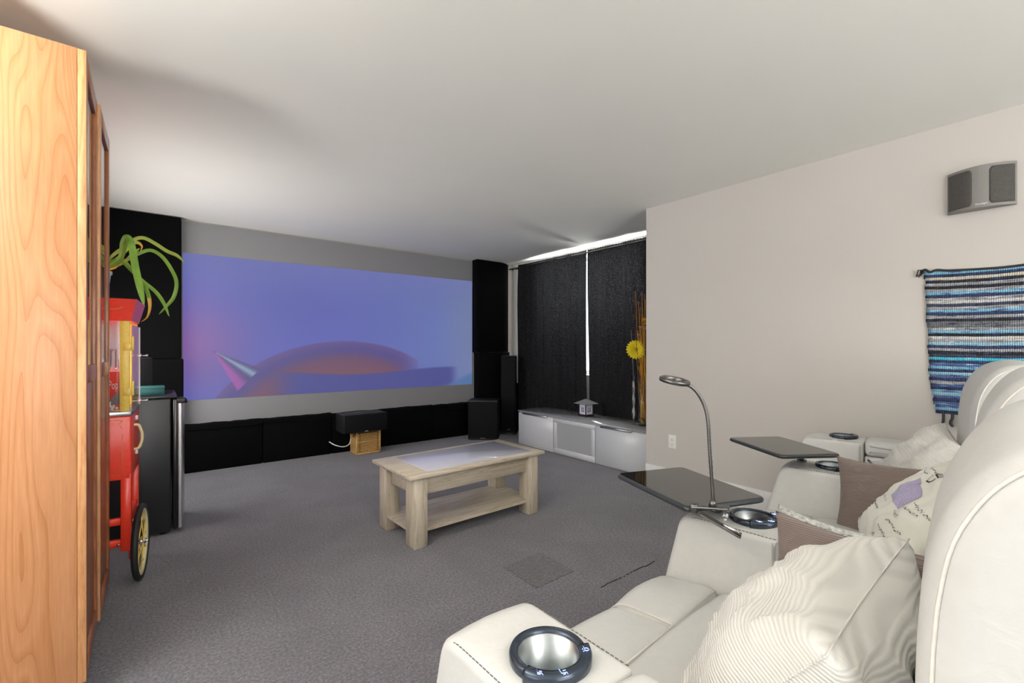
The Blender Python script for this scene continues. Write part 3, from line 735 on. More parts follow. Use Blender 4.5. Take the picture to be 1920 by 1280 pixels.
for y in (1.30, 1.34, 1.42): MB().lathe([(.008, -.004), (.014, -.004), (.014, .004), (.008, .004), (.008, -.004)], 12, T(0, y, -.012) @ RX(90)).build('ring', M['black'], rod)

# ================================================================== media cabinets
def media():
    ys = [4.471, 3.842, 3.213, 2.57]; X0, X1 = 3.62, 4.085
    labs = ['white media cabinet with plain flap door, nearest the tower speaker', 'white media cabinet with frosted glass door under the lantern', 'white media cabinet with plain flap door beside the wall end']
    for k in range(3):
        a, b = ys[k+1]+.0015, ys[k]-.0015; c = (a+b)/2; w = (b-a)/2
        root = thing('media_cabinet', labs[k], 'cabinet', (X0, c, 0), 0, 'white media cabinets')
        MB().bbox(.02, X1-X0, -w, w, .0, .412, .002, 1).build('carcass', M['white_lac'], root)
        if k == 1:
            d = MB().bbox(0, .02, -w+.002, w-.002, .012, .07, .002, 1).bbox(0, .02, -w+.002, w-.002, .355, .40, .002, 1).bbox(0, .02, -w+.002, -w+.055, .07, .355, .002, 1).bbox(0, .02, w-.055, w-.002, .07, .355, .002, 1).build('door', M['white_lac'], root)
            MB().box(.006, .012, -w+.05, w-.05, .065, .36).build('glass_panel', M['frost'], d)
        else:
            d = MB().bbox(0, .02, -w+.002, w-.002, .012, .40, .002, 1).build('door', M['white_lac'], root)
            hw = w*.75; sft = -.05 if k == 0 else .03
            MB().bbox(-.012, .004, -hw*.72+sft, hw+sft*.2, .398, .406, .001, 1).bbox(-.012, -.008, -hw*.72+sft, hw+sft*.2, .388, .404, .001, 1).build('handle', M['steel'], d)
    top = MB().bbox(3.612, X1, 2.56, 4.475, .412, .428, .002, 1).build('cabinet_top', M['top_glass'], None)
    tag(top, 'long grey glass top across the white media cabinets', 'cabinet top')
media()
def lantern():
    root = thing('lantern', 'small tea light lantern with grey roof on the media cabinet', 'lantern', (3.905, 3.60, .428), rad(-6))
    MB().bbox(-.068, .068, -.068, .068, 0, .012, .002, 1).build('base', M['black'], root)
    dm = plain('lantern_white', srgb(214, 208, 222), .5)
    for k in range(4):
        pn = link('side_panel', MB().box(-.05, .05, -.0545, -.05, .022, .048).box(-.05, .05, -.0545, -.05, .1, .132).box(-.05, -.022, -.0545, -.05, .048, .1).box(.022, .05, -.0545, -.05, .048, .1)
                  .box(-.004, .004, -.0545, -.05, .048, .1).box(-.022, .022, -.0545, -.05, .071, .078).mesh('side_panel', dm), None, root, RZ(90*k))
    for sx in (-1, 1):
        for sy in (-1, 1): MB().bbox(sx*.052-.005, sx*.052+.005, sy*.052-.005, sy*.052+.005, .01, .14, .001, 1).build('post', M['black'], root)
    MB().lathe([(0, 0), (.02, 0), (.02, .03), (0, .03)], 14, T(0, 0, .012)).build('candle', M['cream'], root)
    e = .098
    MB().add([(-e, -e, .138), (e, -e, .138), (e, e, .138), (-e, e, .138), (-e, -e, .143), (e, -e, .143), (e, e, .143), (-e, e, .143), (-.012, -.012, .19), (.012, -.012, .19), (.012, .012, .19), (-.012, .012, .19)],
             [(3, 2, 1, 0), (0, 1, 5, 4), (1, 2, 6, 5), (2, 3, 7, 6), (3, 0, 4, 7), (4, 5, 9, 8), (5, 6, 10, 9), (6, 7, 11, 10), (7, 4, 8, 11), (8, 9, 10, 11)]).build('roof', plain('lantern_roof', srgb(120, 120, 122), .5), root)
lantern()
def vase():
    root = thing('flower_vase', 'glass vase of yellow gerbera and orange twigs on the media cabinet', 'vase', (3.86, 2.79, .428))
    MB().lathe([(0, 0), (.05, 0), (.055, .004), (.055, .50), (.052, .50), (.052, .01), (0, .01)], 28).build('glass_cylinder', glass('vase_glass', (.96, .965, .96, 1), .02), root)
    r = random.Random(11); peb = [plain('pebble_a', srgb(150, 128, 96), .6), plain('pebble_b', srgb(112, 94, 74), .6), plain('pebble_c', srgb(186, 172, 146), .6)]
    for k in range(26):
        a = r.uniform(0, 2*PI); q = .04*math.sqrt(r.random()); z = .02+.1*r.random()
        bm = bmesh.new(); bmesh.ops.create_icosphere(bm, subdivisions=2, radius=.014)
        for v in bm.verts: v.co *= .85+.4*noise.noise(v.co*70+Vector((k, 0, 0)))
        bm.verts.index_update(); m2 = MB().add([v.co for v in bm.verts], [[v.index for v in f.verts] for f in bm.faces], True); bm.free()
        m2.build('pebble', peb[k % 3], root, T(q*math.cos(a), q*math.sin(a), z) @ Matrix.Diagonal((1, 1.2, .75, 1)))
    tw = [(plain('twig_orange', srgb(226, 150, 30), .6), 10), (plain('twig_brown', srgb(96, 56, 36), .7), 7), (plain('twig_yellow', srgb(224, 190, 50), .6), 7)]
    for mt, cnt in tw:
        for k in range(cnt):
            a = r.uniform(0, 2*PI); q = r.uniform(.005, .04); top = r.uniform(1.02, 1.32) if mt is not tw[2][0] else r.uniform(.6, 1.05)
            sp = r.uniform(.0, .075); b = r.uniform(0, 2*PI)
            off = -.035 if mt is tw[1][0] else -.01
            P = [(q*math.cos(a), q*math.sin(a), .03)]
            for j in range(1, 8):
                u = j/7; P.append((q*math.cos(a)*(1-u)+sp*u*math.cos(b)+off*u+r.uniform(-.008, .008), q*math.sin(a)*(1-u)+sp*u*math.sin(b)-off*2.2*u+r.uniform(-.008, .008), .03+top*u))
            MB().tube(P, [.0035*(1-.6*j/7) for j in range(8)], 5).build('twig', mt, root)
    yel = plain('petal_yellow', srgb(244, 222, 28), .5); yc = plain('flower_centre', srgb(190, 150, 20), .8); gs = plain('stem_green', srgb(150, 160, 60), .6)
    # gerbera facing the viewer
    fc = Vector((-.06, .052, .755)); nrm = Vector((-.62, -.78, .1)).normalized()
    q = nrm.to_track_quat('Z', 'Y').to_matrix().to_4x4()
    fl = MB().lathe([(0, .012), (.012, .012), (.02, .004), (.02, 0)], 18, T(*fc) @ q).build('flower_head', yc, root)
    for ring, (n_, L, tl_) in enumerate([(20, .098, .0), (16, .07, .006)]):
        for k in range(n_):
            a = 2*PI*(k+.5*ring)/n_
            P = [(-.003, .012, 0), (.003, .012, 0), (.0125, L*.6, .006), (.0105, L*.9, .004), (0, L, .002), (-.0105, L*.9, .004), (-.0125, L*.6, .006)]
            vs = [(x, y, z+tl_*y/L*2) for x, y, z in P]+[(x, y, z+tl_*y/L*2-.0015) for x, y, z in P]; n2 = 7
            fs = [tuple(range(n2)), tuple(range(2*n2-1, n2-1, -1))]+[(i, i+n2, (i+1) % n2+n2, (i+1) % n2) for i in range(n2)]
            MB().add(vs, fs, False, T(*fc) @ q @ Matrix.Rotation(a, 4, 'Z')).build('petal', yel, fl)
    MB().tube(catmull([(0.0, 0.02, .05), (-.02, .04, .3), (-.035, .05, .6), tuple(fc-nrm*.004)], 6), .004, 6).build('stem', gs, root)
    # small pale blossoms and a second yellow bloom
    wp = plain('blossom_pale', srgb(214, 206, 160), .7)
    for k in range(9):
        c = Vector((r.uniform(-.05, .06), r.uniform(-.06, .05), r.uniform(.88, 1.02)))
        b2 = MB()
        for j in range(5):
            a = 2*PI*j/5+k; b2.add([(0, 0, 0), (.012*math.cos(a-.35), .012*math.sin(a-.35), .004), (.02*math.cos(a), .02*math.sin(a), .009), (.012*math.cos(a+.35), .012*math.sin(a+.35), .004), (0, 0, -.003)], [(0, 1, 2, 3), (4, 3, 2, 1)])
        b2.build('blossom', wp, root, T(*c) @ RX(50+20*k) @ RZ(40*k))
    y2 = MB()
    for k in range(40):
        v = Vector((r.gauss(0, 1), r.gauss(0, 1), r.gauss(0, 1))).normalized(); a = v.to_track_quat('Z', 'Y').to_matrix().to_4x4()
        y2.add([(0, 0, 0), (.012, 0, .02), (0, .002, .042), (-.012, 0, .02), (0, -.002, .02)], [(0, 1, 2, 3), (0, 3, 4), (0, 4, 1), (2, 4, 3), (1, 4, 2)], False, a)
    y2.build('flower_head', plain('petal_amber', srgb(206, 160, 30), .6), root, T(.015, .0, 1.03))
    # folded glass rod beside it
    sv = thing('bud_vase', 'slim angular glass bud vase beside the flower vase', 'vase', (3.845, 2.90, .428))
    prof = [(0, 0), (.026, 0), (.012, .05), (.03, .105), (.013, .16), (.03, .215), (.014, .27), (.03, .325), (.016, .38), (.03, .43), (.027, .43), (.012, .38), (0, .37)]
    prof = [(a_, b_*1.15) for a_, b_ in prof]; o = MB().lathe(prof, 6).build('glass_body', glass('pale_glass', (.86, .86, .9, 1), .03), sv)
    for p in o.data.polygons: p.use_smooth = False
    for k in range(3): MB().tube([(0, 0, .375), (-.01+.012*k, .01*k, .6), (-.015+.02*k, .02+.01*k, .95-.15*k)], .003, 5).build('twig', plain('twig_grey', srgb(120, 112, 110), .7), sv)
vase()

# ================================================================== coffee table
def coffee_table():
    root = thing('coffee_table', 'pale oak coffee table with glass inlay and lower shelf', 'coffee table', (1.728, 2.765, 0), rad(1.6))
    w, d = .54, .277
    tp = MB().bbox(-w, w, -d, d, .424, .448, .002, 1).build('table_top', M['oak'], root)
    s = NT('inlay_glass').base(srgb(196, 196, 212), .05, 0); s.b.inputs['IOR'].default_value = 1.95
    mp = s.coords((2, 9, 1)); n = s.n('ShaderNodeTexNoise', i_Scale=3.0, i_Detail=2.0); s.l(mp, 0, n, 'Vector'); s.bump(n, 'Fac', .12, .01)
    MB().bbox(-.40, .455, -.225, .225, .446, .4505, .0008, 1).build('glass_inlay', s.m, tp)
    for sx in (-1, 1):
        for sy in (-1, 1):
            x = sx*.455; y = sy*.19
            lg = MB().bbox(x-.045, x+.045, y-.055, y+.055, 0, .424, .002, 1).build('leg', M['oak_z'], root)
    for sy in (-1, 1): MB().bbox(-.41, .41, sy*.205-.01, sy*.205+.01, .308, .424, .0015, 1).build('apron', M['oak'], root)
    for sx in (-1, 1): MB().bbox(sx*.46-.01, sx*.46+.01, -.135, .135, .308, .424, .0015, 1).build('apron', M['oak'], root)
    MB().prism([(-.408, -.225), (.408, -.225), (.408, -.137), (.495, -.137), (.495, .137), (.408, .137), (.408, .225), (-.408, .225), (-.408, .137), (-.495, .137), (-.495, -.137), (-.408, -.137)], .085, .104).build('shelf', M['oak'], root)
coffee_table()

# ================================================================== things on the right wall
def wall_speaker():
    root = thing('wall_speaker', 'grey curved surround speaker high on the right wall', 'speaker', (XR, .387, 1.935))
    w, h = .13, .22; n = 20
    def bulge(u): return .018+.062*(1-u*u)
    vs = []; 
    prof = [(0, -w)]+[(-bulge(-1+2*i/n), w*(-1+2*i/n)) for i in range(n+1)]+[(0, w)]
    MB().prism(prof, 0, h).build('shell', M['grey_sp'], root)
    for s_, (u0, u1) in enumerate([(.20, .965), (-.965, -.30)]):
        rr = .02; V = []; F = []; nu = 14; nv = 12
        for off in (.0025, -.004):
            for i in range(nu+1):
                u = u0+(u1-u0)*i/nu
                e = min(abs(u-u0), 9) if s_ == 0 else min(abs(u1-u), 9)
                inner = max(0, .1-e)/.1; cut = .018*(1-math.sqrt(max(0, 1-inner*inner)))
                for j in range(nv+1):
                    z = .014+cut+(h-.028-2*cut)*j/nv; V.append((-bulge(u)-off, w*u, z))
        m = nv+1; K = (nu+1)*m
        for i in range(nu):
            for j in range(nv): a = i*m+j; F.append((a, a+1, a+m+1, a+m)); F.append((K+a, K+a+m, K+a+m+1, K+a+1))
        for i in range(nu): a = i*m; F.append((a, a+m, K+a+m, K+a)); a += nv; F.append((a, K+a, K+a+m, a+m))
        for j in range(nv): a = j; F.append((a, K+a, K+a+1, a+1)); a = nu*m+j; F.append((a, a+1, K+a+1, K+a))
        MB().add(V, F, True).build('grille', M['grey_grille'], root)
    tm = text_mesh('Paradigm', .0125, .0004)
    link('logo_lettering', tm, M['whiteprint'], root, T(-.0815, -.01, .018) @ RZ(-90) @ RX(90))
wall_speaker()
def rug():
    root = thing('woven_wall_hanging', 'blue grey and black woven rag rug hanging on the right wall', 'wall hanging', (XR, .2, .8))
    cols = 'SNCKGKGSNGWDGSNGKMMGSKWGLNGKDTNBSNLBNGBNSLBNBBSN'
    cm = {'S': srgb(128, 184, 210), 'N': srgb(52, 66, 102), 'C': srgb(206, 198, 178), 'K': srgb(44, 44, 50), 'G': srgb(160, 160, 164), 'W': srgb(212, 212, 212), 'D': srgb(66, 72, 92), 'M': srgb(112, 114, 118), 'L': srgb(152, 196, 212), 'T': srgb(70, 190, 214), 'B': srgb(90, 110, 160)}
    def ragmat(a, b, c):
        s = NT('rag_weave').base(cm[a], .95)
        mp = s.coords((1, 7, 60)); n = s.n('ShaderNodeTexNoise', i_Scale=1.6, i_Detail=2.0); s.l(mp, 0, n, 'Vector')
        tc = s.n('ShaderNodeObjectInfo'); 
        r = s.ramp(n, 'Fac', [(.36, cm[c]), (.42, cm[a]), (.6, cm[a]), (.66, cm[b])])
        w = s.n('ShaderNodeTexWave', wave_type='BANDS', bands_direction='Y', i_Scale=38.0, i_Distortion=1.5); m2 = s.coords(); s.l(m2, 0, w, 'Vector')
        mx = s.n('ShaderNodeMix', data_type='RGBA', blend_type='MULTIPLY'); mx.inputs[0].default_value = .55; s.l(r, 0, mx, 6)
        r2 = s.ramp(w, 'Fac', [(.0, (.25, .25, .28, 1)), (.35, (1, 1, 1, 1))]); s.l(r2, 0, mx, 7); s.l(mx, 2, s.b, 'Base Color'); s.bump(w, 'Fac', .6, .004); return s.m
    mats = {}; N = len(cols); zt, zb = 1.632, .835; r = random.Random(2)
    ph = (zt-zb)/N
    for k, c in enumerate(cols):
        key = c
        if key not in mats: mats[key] = ragmat(c, {'S': 'L', 'N': 'D', 'C': 'G', 'K': 'D', 'G': 'W', 'W': 'G', 'D': 'N', 'M': 'G', 'L': 'W', 'T': 'S', 'B': 'L'}[c], {'S': 'B', 'N': 'K', 'C': 'W', 'K': 'N', 'G': 'M', 'W': 'C', 'D': 'K', 'M': 'D', 'L': 'S', 'T': 'L', 'B': 'N'}[c])
        zc = zt-ph*(k+.5); f = k/(N-1)
        yl = .615-.028*f-.035*max(0, f-.75)*4*.6+r.uniform(-.004, .004); yr = -.26
        n = 36; V = []; F = []; m = 6
        for i in range(n+1):
            u = i/n; y = yl+(yr-yl)*u
            zz = zc-.8-.012*math.sin(min(1, u*1.4)*PI)*(1-f)+.0035*noise.noise(Vector((y*9, k*3.1, 0)))
            hh = ph*.62+.0025*noise.noise(Vector((y*14, k*5, 2)))
            for q in range(m):
                a = -PI/2+PI*q/(m-1); V.append((-.003-.008*math.cos(a), y-.2, zz+hh*math.sin(a)))
        for i in range(n):
            for q in range(m-1): F.append((i*m+q, i*m+q+1, (i+1)*m+q+1, (i+1)*m+q))
            F.append((i*m+m-1, i*m, (i+1)*m, (i+1)*m+m-1))
        F.append(tuple(range(m))); F.append(tuple(n*m+q for q in range(m-1, -1, -1)))
        MB().add(V, F, True).build('weft_strip', mats[key], root)
    fr = plain('fringe_yarn', srgb(58, 60, 70), .95, 0, 300, .5)
    for k in range(22):
        y = .535-.036*k
        P = [(-.006, y-.2, .04), (-.012, y-.2+r.uniform(-.008, .008), .01), (-.008, y-.2+r.uniform(-.012, .012), -.012), (-.013, y-.2+r.uniform(-.012, .012), -.04+r.uniform(-.006, .006))]
        MB().tube(catmull(P, 4), [.006]*9+[.008, .008, .007, .004], 6).build('fringe_tassel', fr, root)
    MB().tube(catmull([(-.01, .43, .835), (-.02, .41, .845), (-.015, .39, .83), (-.012, .36, .838), (-.01, .3, .828), (-.01, .1, .818), (-.01, -.1, .83), (-.01, -.3, .838)], 6), .007, 6).build('hanging_cord', M['slot'], root)
    kn = MB()
    for k in range(5): kn.tube([(-.012, .42, .838), (-.02+r.uniform(-.01, .01), .425+r.uniform(-.01, .015), .838+r.uniform(-.018, .012)), (-.012, .43+r.uniform(0, .02), .832+r.uniform(-.03, .01))], .003, 5)
    kn.build('corner_knot', M['slot'], root)
rug()
def outlet():
    root = thing('wall_outlet', 'white electrical outlet low on the right wall', 'outlet', (XR, 2.236, .403))
    MB().bbox(-.006, 0, -.036, .036, -.058, .058, .003, 2).build('cover_plate', M['plastic_w'], root)
    for z in (-.02, .02):
        s_ = MB().bbox(-.0085, -.005, -.016, .016, z-.013, z+.013, .002, 2).build('socket', M['plastic_w'], root)
        MB().box(-.009, -.008, -.008, -.0055, z-.003, z+.006).box(-.009, -.008, .0055, .008, z-.003, z+.006).tube([(-.0092, 0, z-.008), (-.008, 0, z-.008)], .0025, 8).build('slots', M['slot'], s_)
    MB().tube([(-.0072, 0, 0), (-.005, 0, 0)], .003, 8).build('screw', M['steel'], root)
outlet()

# ================================================================== recliners
ARM = [(.545, .590, 1.0), (1.484, .667, 4.5), (2.417, .737, 8.0), (3.283, .950, 9.0)]   # cup centre of each arm and its turn
ATOP = .66
def arm(root, k, name):
    x, y, a = ARM[k]; Mw = T(x, y, 0) @ RZ(a)
    prof = roundpoly([(-.107, .06), (.29, .06), (.28, .30), (.19, ATOP), (-.107, ATOP)], [.01, .04, .2, .05, .012], 8)
    prof = resample(prof, .05)
    me = MB().rprism(prof, -.105, .105, .021, 5, None, .005, 3).mesh('armrest')
    cut = MB().lathe([(0, ATOP-.075), (.054, ATOP-.075), (.054, ATOP+.05), (0, ATOP+.05)], 40).mesh('c')
    me = boolcut(me, cut)
    for p in me.polygons: p.use_smooth = True
    try: me.set_sharp_from_angle(angle=rad(45))
    except Exception: pass
    A = link('armrest', me, M['leather'], root, Mw, None, False)
    # stitching along the two top edges
    for sx in (-1, 1):
        st = MB()
        for q in range(24):
            yy = -.095+.0105*q
            zz = ATOP-.0035-max(0, (yy-.13))**2*7
            st.tube([(sx*.0975, yy, zz), (sx*.0975, yy+.007, zz-max(0, yy-.11)*.06)], .0011, 5)
        st.build('stitching', M['stitch'], A, Mw, False)
        pass
    # rear padding of the arm
    zt = ATOP+.012 if k in (0, 3) else ATOP-.07
    b = roundpoly([(-.56, .06), (-.112, .06), (-.112, zt-.09), (-.56, zt-.09)], .012, 3)
    MB().rprism(resample(b, .08), -.10, .10, .02, 4).build('arm_base', M['leather'], A, Mw, False)
    b = roundpoly([(-.55, zt-.088), (-.112, zt-.088), (-.112, zt), (-.55, zt)], .032, 6)
    MB().rprism(b, -.105, .105, .03, 5, None, .006, 3).build('arm_pad', M['leather'], A, Mw, False)
    # cup holder ring and steel cup
    r0 = ATOP
    C = link('cup_holder', MB().lathe([(.0535, r0-.01), (.068, r0-.004), (.069, r0+.012), (.066, r0+.018), (.057, r0+.018), (.0535, r0+.012), (.0535, r0-.01)], 48).mesh('cup_holder', M['ring']), None, A, Mw, None, False)
    MB().lathe([(.0533, r0+.0125), (.0505, r0+.012), (.047, r0-.06), (.040, r0-.068), (0, r0-.068), (0, r0-.071), (.0533, r0-.071), (.0533, r0+.0125)], 40).build('steel_cup', M['cup'], C, Mw, False)
    a0, a1 = rad(-168), rad(-30)
    MB().lathe([(.055, r0+.004), (.0745, r0+.0), (.075, r0+.014), (.072, r0+.0215), (.058, r0+.0215), (.055, r0+.018), (.055, r0+.004)], 30, None, a0, a1).build('control_panel', M['ring'], C, Mw, False)
    zi = r0+.0222
    def strokes(ang, lines, sz):
        Mi = RZ(ang) @ T(.065, 0, zi) @ RZ(90) @ Matrix.Diagonal((sz, sz, 1, 1))
        ic = MB()
        for ln in lines: ic.tube([(p[0], p[1], 0) for p in ln], .0008, 4, Mi)
        ic.build('lit_icon', M['icon'], C, Mw, False)
    seat = [[(-.9, .9), (-.5, -.4), (.5, -.4), (.9, -.8)], [(-.2, .1), (.4, .1)], [(-.4, -.8), (.3, -.8)]]
    seat2 = [[(-.7, 1.0), (-.6, -.4), (.6, -.4), (.6, -1.0)], [(-.1, .3), (.6, .3)], [(-.4, -.8), (.2, -.8)]]
    bulb = [[(.5*math.cos(t*PI/6), .5*math.sin(t*PI/6)) for t in range(13)], [(-.2, -.6), (.2, -.6)], [(-.2, -.8), (.2, -.8)], [(0, .7), (0, 1.0)], [(.6, .5), (.85, .75)], [(-.6, .5), (-.85, .75)]]
    if k in (0, 1): strokes(-146, seat, .0075); strokes(-112, seat2, .0075); strokes(-46, bulb, .0075)
    return A
M['ring'] = plain('dark_blue_grey_ring', srgb(62, 70, 82), .22, .6); M['cup'] = metal('cup_steel', (.40, .43, .44, 1), .33); M['icon'] = emis('blue_white_light', srgb(150, 170, 255), 3.0)
def recliner(idx, loc, rz, arms, label, w=.362, drop=0):
    root = thing('recliner', label, 'recliner', (loc[0], loc[1], 0), rad(rz), 'white leather home theatre recliners')
    # base and folded footrest
    b = roundpoly([(-.55, .05), (.22, .05), (.22, .30), (-.55, .30)], .02, 3)
    MB().rprism(resample(b, .1), -w, w, .02, 3).build('base', M['leather'], root)
    b = roundpoly([(.215, .06), (.275, .07), (.285, .25), (.275, .37), (.215, .37)], .03, 5)
    MB().rprism(b, -w+.005, w-.005, .03, 4, None, .01, 3).build('footrest', M['leather'], root)
    # seat: rear cushion, then a front roll in two halves
    b = roundpoly([(-.50, .29), (.058, .29), (.058, .468), (-.1, .478), (-.50, .46)], [.03, .03, .04, .1, .04], 6)
    MB().rprism(resample(b, .06), -w, w, .035, 5, None, .012, 5).build('seat_cushion', M['leather'], root)
    cx = .085
    for (xa, xb) in ((-w, cx), (cx, w)):
        b = roundpoly([(.061, .29), (.25, .29), (.29, .36), (.262, .445), (.061, .468)], [.02, .03, .06, .07, .035], 7)
        MB().rprism(resample(b, .05), xa, xb, .022, 5, None, .010, 5).build('seat_front_roll', M['leather'], root)
    st = MB().tube([(-w+.03, .06, .4685), (w-.03, .06, .4685)], .002, 5).tube(catmull([(cx, .065, .462), (cx, .15, .462), (cx, .23, .452), (cx, .275, .41)], 5), .002, 5)
    st.build('seam', M['stitch_w'], root)
    # backrest seen from the side, leaning back and rounded over at the top
    prof = [(-.458, .46), (-.452, .60), (-.462, .76), (-.466, .88), (-.472, .96), (-.484, 1.03), (-.505, 1.085), (-.528, 1.122), (-.553, 1.146), (-.585, 1.160), (-.625, 1.166), (-.675, 1.15), (-.715, 1.09), (-.725, .95), (-.70, .7), (-.665, .42), (-.56, .40), (-.48, .42)]
    prof = [(y, z-drop*max(0, (z-.6)/.56)) for y, z in prof]
    prof = [tuple(p) for p in catmull([(y, z, 0) for y, z in prof], 3, True)]; prof = [(p[0], p[1]) for p in prof]
    bkc = MB().rprism(prof, -w, w, .055, 8, None, .014, 7).build('back_cushion', M['leather'], root)
    for sx in (-1, 1):
        n_ = len(prof); P = []
        for i in range(n_):
            e = Vector(prof[(i+1) % n_])-Vector(prof[i-1]); q = Vector((e.y, -e.x)).normalized()
            P.append((sx*(w-.0125), prof[i][0]-q.x*.0180, prof[i][1]-q.y*.0180))
        MB().tube(P, .0024, 6, closed=True).build('piping', M['stitch_w'], bkc)
    bk = roundpoly([(-.72, .08), (-.66, .08), (-.66, .88), (-.72, .95)], .02, 3)
    MB().rprism(resample(bk, .1), -w, w, .02, 3).build('back_shell', M['leather'], root)
    for k in arms: arm(root, k, 'armrest')
    for sx in (-1, 1):
        for yy in (-.5, .15): MB().lathe([(0, 0), (.025, 0), (.022, .055), (0, .055)], 12, T(sx*(w-.06), yy, 0)).build('foot', M['black'], root)
    return root
recliner(0, (1.015, .628), 4.7, (0, 1), 'white leather recliner nearest the camera with a steel cup holder', .362, .055)
recliner(1, (1.952, .690), 4.3, (2,), 'white leather recliner, the middle seat of the row', .358, .02)
recliner(2, (2.872, .845), 11, (3,), 'white leather recliner, last of the row next to the right wall', .302, .032)

# ------------------------------------------------------------------ unseen uplights, one assumed and one added, to brighten the ceiling
def uplight(x, y, power, label):
    root = thing('added_floor_lamp', label, 'floor lamp', (x, y, 0), 0, 'assumed and added uplighter lamps out of view')
    MB().lathe([(0, 0), (.14, 0), (.14, .012), (.03, .03), (0, .03)], 32).build('base', M['gunmetal'], root)
    MB().tube([(0, 0, .02), (0, 0, 1.62)], .014, 14).build('pole', M['gunmetal'], root)
    MB().lathe([(.02, 1.6), (.06, 1.63), (.23, 1.74), (.234, 1.745), (.226, 1.745), (.055, 1.645), (0, 1.635), (.02, 1.6)], 36).build('bowl_shade', M['gunmetal'], root)
    MB().lathe([(0, 1.637), (.03, 1.65), (.035, 1.68), (.02, 1.71), (0, 1.715)], 20).build('bulb', M['plastic_w'], root)
    l = bpy.data.lights.new('added_uplight_lamp', 'AREA'); l.shape = 'DISK'; l.size = .42; l.energy = power; l.color = (1, .985, .968)
    o = bpy.data.objects.new('added_uplight_lamp', l); COL.objects.link(o); o.location = (x, y, 1.752); o.rotation_euler = (PI, 0, 0)
uplight(-1.35, 1.2, 98, 'dark uplighter floor lamp assumed out of view left of the bookcase')  # assumed lamp out of view, guessed from the ceiling light, brightens the ceiling
uplight(.9, -1.9, 110, 'dark uplighter floor lamp added unseen behind the recliners')  # added lamp out of view, lifts the ceiling brightness
# ------------------------------------------------------------------ trays and clamp lamp
M['tray'] = plain('black_tray_gloss', (.014, .013, .011, 1), .05, 0, 60, .06, 0, IOR=2.2); M['tray_edge'] = plain('tray_edge', (.03, .034, .04, 1), .3)
def tray(cx, cy, rz, w, l, z, post, label):
    root = thing('swivel_tray', label, 'tray table', (cx, cy, z), rad(rz), 'black swivel trays')
    poly = roundpoly([(-w/2, -l/2), (w/2, -l/2), (w/2, l/2), (-w/2, l/2)], .022, 6)
    t = MB().prism(poly, -.018, 0).build('tray_top', M['tray'], root)
    MB().tube([(x, y, -.009) for x, y in poly], .0085, 8, closed=True).build('edge_band', M['tray_edge'], root)
    inv = (T(cx, cy, z) @ RZ(rz)).inverted(); p = inv @ Vector((post[0], post[1], ATOP))
    dz = ATOP-z
    MB().bbox(-.04, .05, p.y-.045, p.y+.06, -.032, -.018, .004, 2).build('mount_plate', M['tray_edge'], root)
    MB().tube([(p.x, p.y, dz+.004), (p.x, p.y, -.03)], .009, 12).tube([(p.x, p.y, dz), (p.x, p.y, dz+.014)], .02, 16).build('post', M['gunmetal'], root)
    return root
tray(1.423, .865, -19.5, .283, .378, .74, (1.47, .78), 'black swivel tray on the nearer armrest, holding the clamp lamp')
tray(2.356, .935, -32.6, .268, .392, .74, (2.42, .865), 'black swivel tray on the farther armrest, empty')
